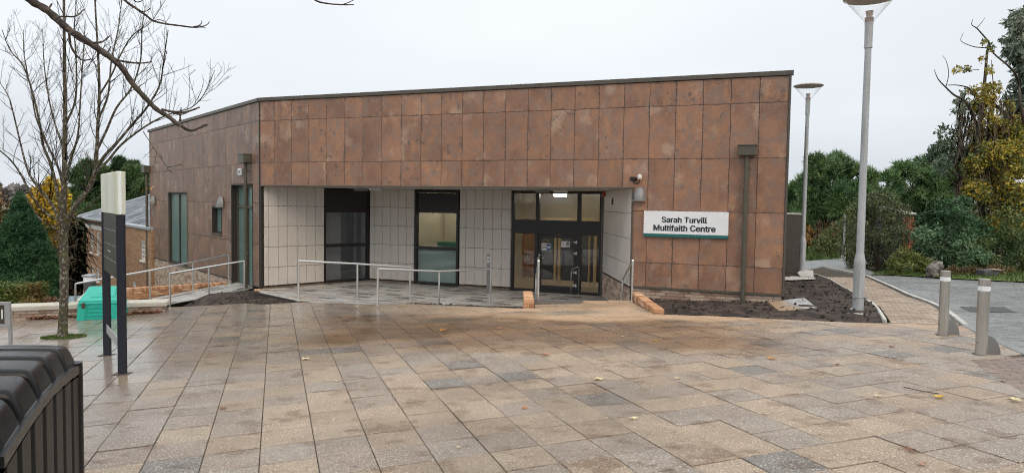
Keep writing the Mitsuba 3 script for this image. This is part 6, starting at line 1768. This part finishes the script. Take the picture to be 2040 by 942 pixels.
# pillar with a pale cap
PL = thing('grey_pillar', 'small grey pillar with a pale cap behind the teal bin', 'pillar')
pp = at(174, 575, 19.0)
put('shaft', rbox(pp + [-0.11, 0, -1.0], [0.22, 0, 0], [0, 0.22, 0], [0, 0, 1.18], 0.01), 'mat_dark_wall', PL)
put('light_band', rbox(pp + [-0.115, -0.005, 0.18], [0.23, 0, 0], [0, 0.23, 0], [0, 0, 0.14], 0.01), 'mat_sign_white', PL)
put('cap', rbox(pp + [-0.14, -0.03, 0.32], [0.28, 0, 0], [0, 0.28, 0], [0, 0, 0.06], 0.01), 'mat_lead', PL)

# parked car, only its roof and windscreen show over the wall
CR = thing('parked_car', 'pale blue car parked low behind the coping left of the teal bin', 'car')
cc = at(142, 601, 24.0); cz_ = cc[2] - 1.30
cx = np.array([0.93, 0.36, 0]); cy = np.array([-0.36, 0.93, 0])
K = lambda u, v, z: np.array([cc[0], cc[1], cz_]) + cx * u + cy * v + [0, 0, z]
body = [(-2.05, 0.35), (-2.0, 0.75), (-1.2, 0.88), (-0.5, 0.92), (1.4, 0.92), (2.0, 0.85), (2.05, 0.4), (1.9, 0.22), (-1.9, 0.22)]
put('body', join(hullm([K(u, v, z) for u, z in body for v in (-0.82, 0.82)])), 'mat_car_blue', CR, smooth=30)
put('cabin', hullm([K(u, v * s, z) for u, z, s in ((-1.0, 0.90, 0.78), (-0.35, 1.42, 0.62), (0.9, 1.45, 0.62), (1.7, 0.90, 0.78)) for v in (-1, 1)]), 'mat_car_blue', CR, smooth=30)
put('windscreen', hullm([K(-0.98, -0.68, 0.95), K(-0.98, 0.68, 0.95), K(-0.42, -0.56, 1.39), K(-0.42, 0.56, 1.39), K(-0.95, -0.68, 0.93), K(-0.38, 0.56, 1.37)]), 'mat_car_glass', CR)
put('side_window', hullm([K(-0.72, -0.765, 0.96), K(1.4, -0.765, 0.96), K(-0.28, -0.655, 1.37), K(0.85, -0.655, 1.39), K(-0.72, -0.74, 0.96), K(1.4, -0.74, 0.96), K(0.85, -0.63, 1.39)]), 'mat_car_glass', CR)
for u in (-1.3, 1.3):
    for v in (-0.85, 0.67):
        put('wheel', cyl(K(u, v, 0.31), K(u, v + 0.18, 0.31), 0.31), 'mat_black_plastic', CR, smooth=40)

# old brick building with a slate roof
OB = thing('old_brick_building', 'old brown brick building with a hipped slate roof behind the noticeboard', 'building')


def plane_s(px, py, o, e):
    a = (px - 1020) / 1380.9 * RIGHT - (py - 471) / 1380.9 * UP + fwd
    m = np.array([-e[1], e[0]]); t = (o @ m) / (a[:2] @ m); P_ = a * t
    return float((P_[:2] - o) @ e), float(P_[2])


ob = at(247, 480, 37)[:2]
sL, zE = plane_s(171, 431.5, ob, L2)
zb_, zt_ = plane_s(185, 449, ob, L2)[1], zE
obp = lambda s, v, z: np.array([*(ob + s * L2 + v * M2), z])
wins_l = []
for (xa, ya, xb, yb) in ((181, 460, 186.5, 503), (192.5, 462, 198.5, 507), (182.5, 530, 187, 560), (193, 533, 198, 562)):
    s_a, z_a = plane_s(xa, ya, ob, L2); s_b, z_b = plane_s(xb, yb, ob, L2)
    wins_l.append((min(s_a, s_b), max(s_a, s_b), min(z_a, z_b), max(z_a, z_b)))
wall_l = rect(-6, sL, -9, zE - 0.05)
WLL = put('wall', prism(wall_l.difference(unary_union([rect(*w) for w in wins_l])), obp(0, 0.4, 0), L3, Z3, -0.4 * M3), 'mat_old_brick', OB)
put('wall', box(obp(sL, 0.41, -9), -0.4 * L3, 9 * M3, [0, 0, 9 + zE - 0.05]), 'mat_old_brick', OB)


def sash(o, e, n, s0, s1, z0, z1, parent):
    o, e, n = v3(o), v3(e), v3(n)
    w = (s1 - s0)
    k = put('window', join(rbox(o + s0 * e - 0.12 * n + [0, 0, z0], 0.10 * e, 0.10 * n, [0, 0, z1 - z0], 0.005), rbox(o + (s1 - 0.10) * e - 0.12 * n + [0, 0, z0], 0.10 * e, 0.10 * n, [0, 0, z1 - z0], 0.005),
                           *[rbox(o + (s0 + 0.1) * e - 0.12 * n + [0, 0, z0 + (z1 - z0 - 0.08) * t], (w - 0.2) * e, 0.09 * n, [0, 0, 0.08 if t in (0, 0.5, 1) else 0.035], 0.004) for t in (0, 0.25, 0.5, 0.75, 1)],
                           rbox(o + (s0 + w / 2 - 0.02) * e - 0.12 * n + [0, 0, z0], 0.04 * e, 0.085 * n, [0, 0, z1 - z0], 0.004)), 'mat_white_paint', parent)
    put('pane', rbox(o + (s0 + 0.05) * e - 0.16 * n + [0, 0, z0], (w - 0.1) * e, 0.03 * n, [0, 0, z1 - z0], 0.002), 'mat_car_glass', k)
    put('sill', rbox(o + (s0 - 0.06) * e - 0.1 * n + [0, 0, z0 - 0.08], (w + 0.12) * e, 0.18 * n, [0, 0, 0.075], 0.005), 'mat_stone_band', k)


for w in wins_l: sash(ob, L2, -M2, *w, WLL)
put('stone_band', rbox(obp(-6, -0.05, zb_ - 0.22), (sL + 6.05) * L3, 0.3 * M3, [0, 0, 0.26], 0.01), 'mat_stone_band', WLL)
put('cornice', rbox(obp(-6, -0.16, zb_ + 0.10), (sL + 6.16) * L3, 0.3 * M3, [0, 0, 0.10], 0.01), 'mat_brown_metal', WLL)
zR = zE + 2.0
R_ = [obp(sL + 0.4, -0.4, zE), obp(-8, -0.4, zE), obp(-8, 9.4, zE), obp(sL + 0.4, 9.4, zE), obp(sL - 4.4, 4.5, zR), obp(-3.4, 4.5, zR)]
RF = put('roof', (np.array(R_), np.array([[0, 1, 5], [0, 5, 4], [1, 2, 5], [2, 3, 4], [2, 4, 5], [3, 0, 4]])), scene.setdefault('mat_slate_two', {'type': 'twosided', 'bsdf': {'type': 'ref', 'id': 'mat_slate_roof'}}) and 'mat_slate_two', OB)
put('gutter', join(rbox(obp(-8, -0.48, zE - 0.10), (sL + 8.4) * L3, 0.12 * M3, [0, 0, 0.13], 0.02), rbox(obp(sL + 0.36, -0.48, zE - 0.10), 0.12 * L3, 9.9 * M3, [0, 0, 0.13], 0.02)), 'mat_lead', RF)
put('hip_tile', tube([R_[0], R_[4]], 0.09, 8), 'mat_lead', RF); put('hip_tile', tube([R_[1], R_[5]], 0.09, 8), 'mat_lead', RF); put('ridge_tile', tube([R_[4], R_[5]], 0.09, 8), 'mat_lead', RF)
# flat roofed extension nearer by
oe = at(247, 480, 34)[:2]
s9, z9 = plane_s(246, 450, oe, L2); s8, z8 = plane_s(302, 458, oe, L2)
oep = lambda s, v, z: np.array([*(oe + s * L2 + v * M2), z])
wn2 = []
for (xa, ya, xb, yb) in ((281, 478, 289.5, 520), (264.5, 559, 271, 582)):
    s_a, z_a = plane_s(xa, ya, oe, L2); s_b, z_b = plane_s(xb, yb, oe, L2)
    wn2.append((min(s_a, s_b), max(s_a, s_b), min(z_a, z_b), max(z_a, z_b)))
EX = put('extension_wall', prism(rect(s8 + 0.1, 0.6, -9, z9).difference(unary_union([rect(*w) for w in wn2])), oep(0, 0.35, 0), L3, Z3, -0.35 * M3), 'mat_old_brick', OB)
put('wall', box(oep(0.595, 0.36, -9), -0.35 * L3, 5 * M3, [0, 0, 9 + z9 - 0.005]), 'mat_old_brick', EX)
put('parapet', rbox(oep(s8 + 0.1, -0.08, z9 + 0.003), (0.58 - s8) * L3, 0.5 * M3, [0, 0, 0.12], 0.01), 'mat_lead', EX)
for w in wn2: sash(oe, L2, -M2, *w, EX)
put('flat_roof', box(oep(s8 + 0.1, 0.45, z9 - 0.2), (0.4 - s8) * L3, 4.6 * M3, [0, 0, 0.15]), 'mat_lead', EX)
pf = at(290, 447, 36.5)
put('vent_pipe', tube(smooth_path([pf + [-0.05, 0, -0.3], pf + [0, 0, 1.0]], 2), 0.12, 12), 'mat_lead', EX, smooth=50)
put('duct', tube(smooth_path([at(268, 450, 36), at(270, 446, 36), at(276, 445.5, 36.3), at(287, 447, 36.4)], 4), 0.14, 12), 'mat_sign_white', EX, smooth=50)

# --- the bare street tree on the plaza
BT_ = thing('bare_tree', 'bare winter tree with lichened trunk growing from the plaza on the left', 'tree')
rg = np.random.default_rng(80)
TWIGS = []


def grow(path, r0, level, lmax, seed_dir=None):
    """twigs along a limb: they leave sideways and curve upwards"""
    L = np.linalg.norm(np.diff(path, axis=0), axis=1).sum()
    n = int(L * (6.6 if level == 0 else 5.2)) + 1
    for i in range(n):
        t = rg.uniform(0.18 if level == 0 else 0.15, 1.0)
        f = t * (len(path) - 1); k = min(int(f), len(path) - 2)
        p = path[k] + (path[k + 1] - path[k]) * (f - k)
        tg = unit(path[k + 1] - path[k])
        side = unit(np.cross(tg, rg.normal(size=3)))
        d = unit(tg * rg.uniform(0.4, 0.9) + side * rg.uniform(0.5, 1.0) + [0, 0, 0.30])
        l = lmax * rg.uniform(0.45, 1.25) * (1.1 - 0.55 * t)
        m = 5 if level == 0 else 4
        q = [p]
        dd = d
        for _ in range(m):
            dd = unit(dd + rg.normal(0, 0.08, 3) + [0, 0, 0.09])
            q.append(q[-1] + dd * l / m)
        q = np.array(q)
        rr0 = max(0.0036, min(r0 * 0.34 * (1 - 0.6 * t), 0.009)) if level == 0 else 0.0028
        TWIGS.append(tube(q, np.linspace(rr0, 0.0022 if level else 0.0024, len(q)), 4 if level == 0 else 3, cap=False))
        if level < 1:
            grow(q, rr0, level + 1, l * 0.5)


def tree_limb(pts, y0, dy, r0, r1, nm='limb', lm=0.8, m='mat_bark_lichen', twigs=True):
    n = len(pts); r0 *= 0.85 if r0 < 0.045 else 1
    p = np.array([at(a, b, y0 + dy * i / (n - 1) + rg.normal(0, 0.03)) for i, (a, b) in enumerate(pts)])
    sp = smooth_path(p, 4)
    put(nm, tube(sp, np.interp(np.linspace(0, 1, len(sp)), [0, 0.15, 1], [r0, r0 * 0.88, r1]), 9 if r0 > 0.03 else 6), m, BT_, smooth=60)
    if twigs: grow(sp, r0, 0, lm)


tb = at(125, 673, 11.9)
pt = np.array([tb + [0, 0, -0.1]] + [at(a, b, 11.9) for a, b in ((125, 655), (127, 610), (128, 560), (127.5, 510), (127, 470), (127, 440))])
sp = smooth_path(pt, 5)
rr_ = np.interp(np.linspace(0, 1, len(sp)), [0, 0.10, 0.22, 0.8, 1], [0.100, 0.082, 0.070, 0.064, 0.072])
tv, tf = tube(sp, rr_, 18)
tv = tv + 0.012 * (meshkit.fbm(tv * [22, 22, 8], 3, 4)[:, None] - 0.5) * [1, 1, 0]
put('trunk', (tv, tf), 'mat_bark_lichen', BT_, smooth=60)
tree_limb([(127, 445), (127, 400), (129, 350), (129, 290), (130, 220), (129, 150), (128, 70), (127, -20), (125, -110)], 11.9, 0.1, 0.054, 0.013, lm=0.9)
tree_limb([(132, 452), (140, 430), (155, 402), (178, 375), (189, 345), (193, 300), (195, 250), (198, 190), (196, 120), (192, 50), (187, -40)], 11.85, -0.3, 0.048, 0.011, lm=0.9)
tree_limb([(131, 440), (148, 416), (172, 385), (186, 350), (205, 315), (235, 282), (262, 250), (292, 215), (318, 170), (326, 120), (335, 60)], 11.8, -0.9, 0.042, 0.007)
tree_limb([(124, 448), (108, 415), (92, 392), (76, 372), (60, 350), (48, 315), (30, 240), (18, 195), (0, 165)], 11.9, 0.5, 0.038, 0.006)
tree_limb([(125, 440), (116, 390), (102, 330), (86, 290), (78, 240), (62, 175), (45, 130), (20, 100), (4, 60)], 11.95, 0.9, 0.036, 0.006)
tree_limb([(128, 395), (118, 340), (95, 290), (72, 235), (62, 180), (48, 110), (47, 60)], 12.0, 0.6, 0.026, 0.005)
tree_limb([(129, 360), (140, 320), (155, 270), (160, 200), (165, 120), (170, 40)], 11.85, -0.4, 0.026, 0.005)
tree_limb([(190, 345), (215, 320), (240, 290), (275, 262), (310, 240), (345, 225), (380, 215), (405, 190), (428, 140)], 11.5, -0.8, 0.026, 0.004)
tree_limb([(193, 300), (212, 260), (232, 215), (262, 175), (280, 120), (283, 60), (290, 10)], 11.6, -0.3, 0.026, 0.005)
tree_limb([(195, 240), (215, 190), (222, 120), (235, 60), (243, 0)], 11.6, 0.2, 0.022, 0.005)
tree_limb([(129, 300), (112, 255), (98, 200), (88, 130), (85, 60)], 12.0, 0.5, 0.022, 0.005)
tree_limb([(130, 250), (150, 200), (152, 130), (148, 60), (152, 0)], 11.9, -0.3, 0.022, 0.005)
tree_limb([(124, 440), (100, 430), (70, 400), (40, 345), (20, 318), (0, 300), (-30, 270)], 11.9, -0.6, 0.030, 0.006)
tree_limb([(198, 190), (222, 150), (240, 110), (265, 70), (300, 45), (330, 0)], 11.5, -0.2, 0.018, 0.004)
tree_limb([(128, 470), (110, 455), (85, 440), (68, 420), (50, 385)], 11.8, -0.3, 0.022, 0.005, lm=0.45)
tree_limb([(128, 430), (140, 436), (165, 420), (196, 396), (215, 360), (240, 340)], 11.8, 0.4, 0.022, 0.005, lm=0.5)
tree_limb([(285, 262), (310, 300), (330, 330), (340, 345)], 10.8, -0.1, 0.008, 0.003, lm=0.4)
put('twigs', join(*TWIGS), 'mat_twig', BT_, kind='stuff')
yl = []
cl_ = []
for a, b in ((293, 375), (298, 377), (302, 379), (286, 377), (297, 380), (290, 374), (300, 374)):
    P = np.array([at(a, b, 10.6 + rg.normal(0, 0.02))]); m3 = leaf_mesh(P, unit(rg.normal(size=(1, 3))), 0.07, 1.3, [(0.62, 0.33, 0.03), (0.55, 0.28, 0.03)], rg)
    yl.append((m3[0], m3[1])); cl_.append(m3[2])
put('last_leaves', join(*yl), 'mat_leaf', BT_, color=np.vstack(cl_), label='last yellow leaves')

# --- branches of a nearer tree that hang into the picture
def hanging(label, main, y, r0, r1, sides_):
    k = thing('overhanging_branch', label, 'branch', 'branches hanging in from a tree above the camera')
    p = np.array([at(a, b, y + 0.02 * i) for i, (a, b) in enumerate(main)])
    sp = smooth_path(p, 6)
    rad = np.linspace(r0, r1, len(sp)) * (1 + 0.10 * np.sin(np.arange(len(sp)) * 1.9))
    put('bough', tube(sp, rad, 10), 'mat_branch_near', k, smooth=60)
    for pts, ra_, rb_ in sides_:
        q = np.array([at(a, b, y + 0.03 * i) for i, (a, b) in enumerate(pts)])
        s2 = smooth_path(q, 5)
        rd = np.linspace(ra_, rb_, len(s2)) * (1 + 0.25 * (np.arange(len(s2)) % 4 == 0))
        put('twig', tube(s2, rd, 7), 'mat_branch_near', k, smooth=60)


hanging('thick dark branch hanging in from the upper left across the bare tree', [(40, -22), (62, 2), (95, 22), (135, 58), (172, 82), (205, 104), (240, 132), (265, 168), (290, 196), (312, 218), (335, 232), (352, 246), (362, 251)], 3.6, 0.021, 0.010,
        [([(112, 38), (125, 33), (150, 33), (168, 19)], 0.004, 0.003), ([(138, 66), (140, 88), (150, 108), (164, 120), (180, 119)], 0.0065, 0.003), ([(146, 70), (156, 80), (170, 86)], 0.004, 0.003), ([(186, 86), (205, 83), (219, 72)], 0.0055, 0.003),
         ([(232, 120), (260, 125), (285, 126), (303, 123)], 0.006, 0.003), ([(322, 218), (340, 222), (365, 224), (385, 219), (397, 214)], 0.006, 0.004), ([(345, 226), (362, 228), (378, 222)], 0.005, 0.003), ([(359, 240), (359, 228), (361, 215)], 0.005, 0.003),
         ([(360, 250), (372, 258), (384, 260), (398, 255), (413, 249)], 0.008, 0.004), ([(398, 255), (404, 250), (412, 248)], 0.004, 0.003), ([(95, 22), (102, 10), (104, 8)], 0.005, 0.003), ([(212, 110), (221, 93)], 0.004, 0.0025)])
hanging('thin dark branch at the top of the picture, right of the thick one', [(236, -14), (252, 4), (272, 18), (292, 32), (305, 42), (330, 48), (360, 52), (385, 55), (405, 54)], 4.2, 0.008, 0.004,
        [([(272, 18), (288, 24), (301, 16)], 0.003, 0.002), ([(305, 42), (318, 40), (330, 44)], 0.003, 0.002), ([(385, 54), (398, 52), (410, 57)], 0.003, 0.002), ([(400, 54), (412, 50), (417, 44)], 0.003, 0.002), ([(395, 53), (402, 46), (401, 42)], 0.003, 0.002), ([(262, -8), (270, 4), (283, 2), (287, -6)], 0.004, 0.002)])
hanging('short dark twig at the top edge above the middle of the roof', [(612, -12), (632, 3), (655, 8), (680, 10), (705, 10)], 4.2, 0.006, 0.003, [([(685, 9), (698, 4), (705, 0)], 0.003, 0.002)])
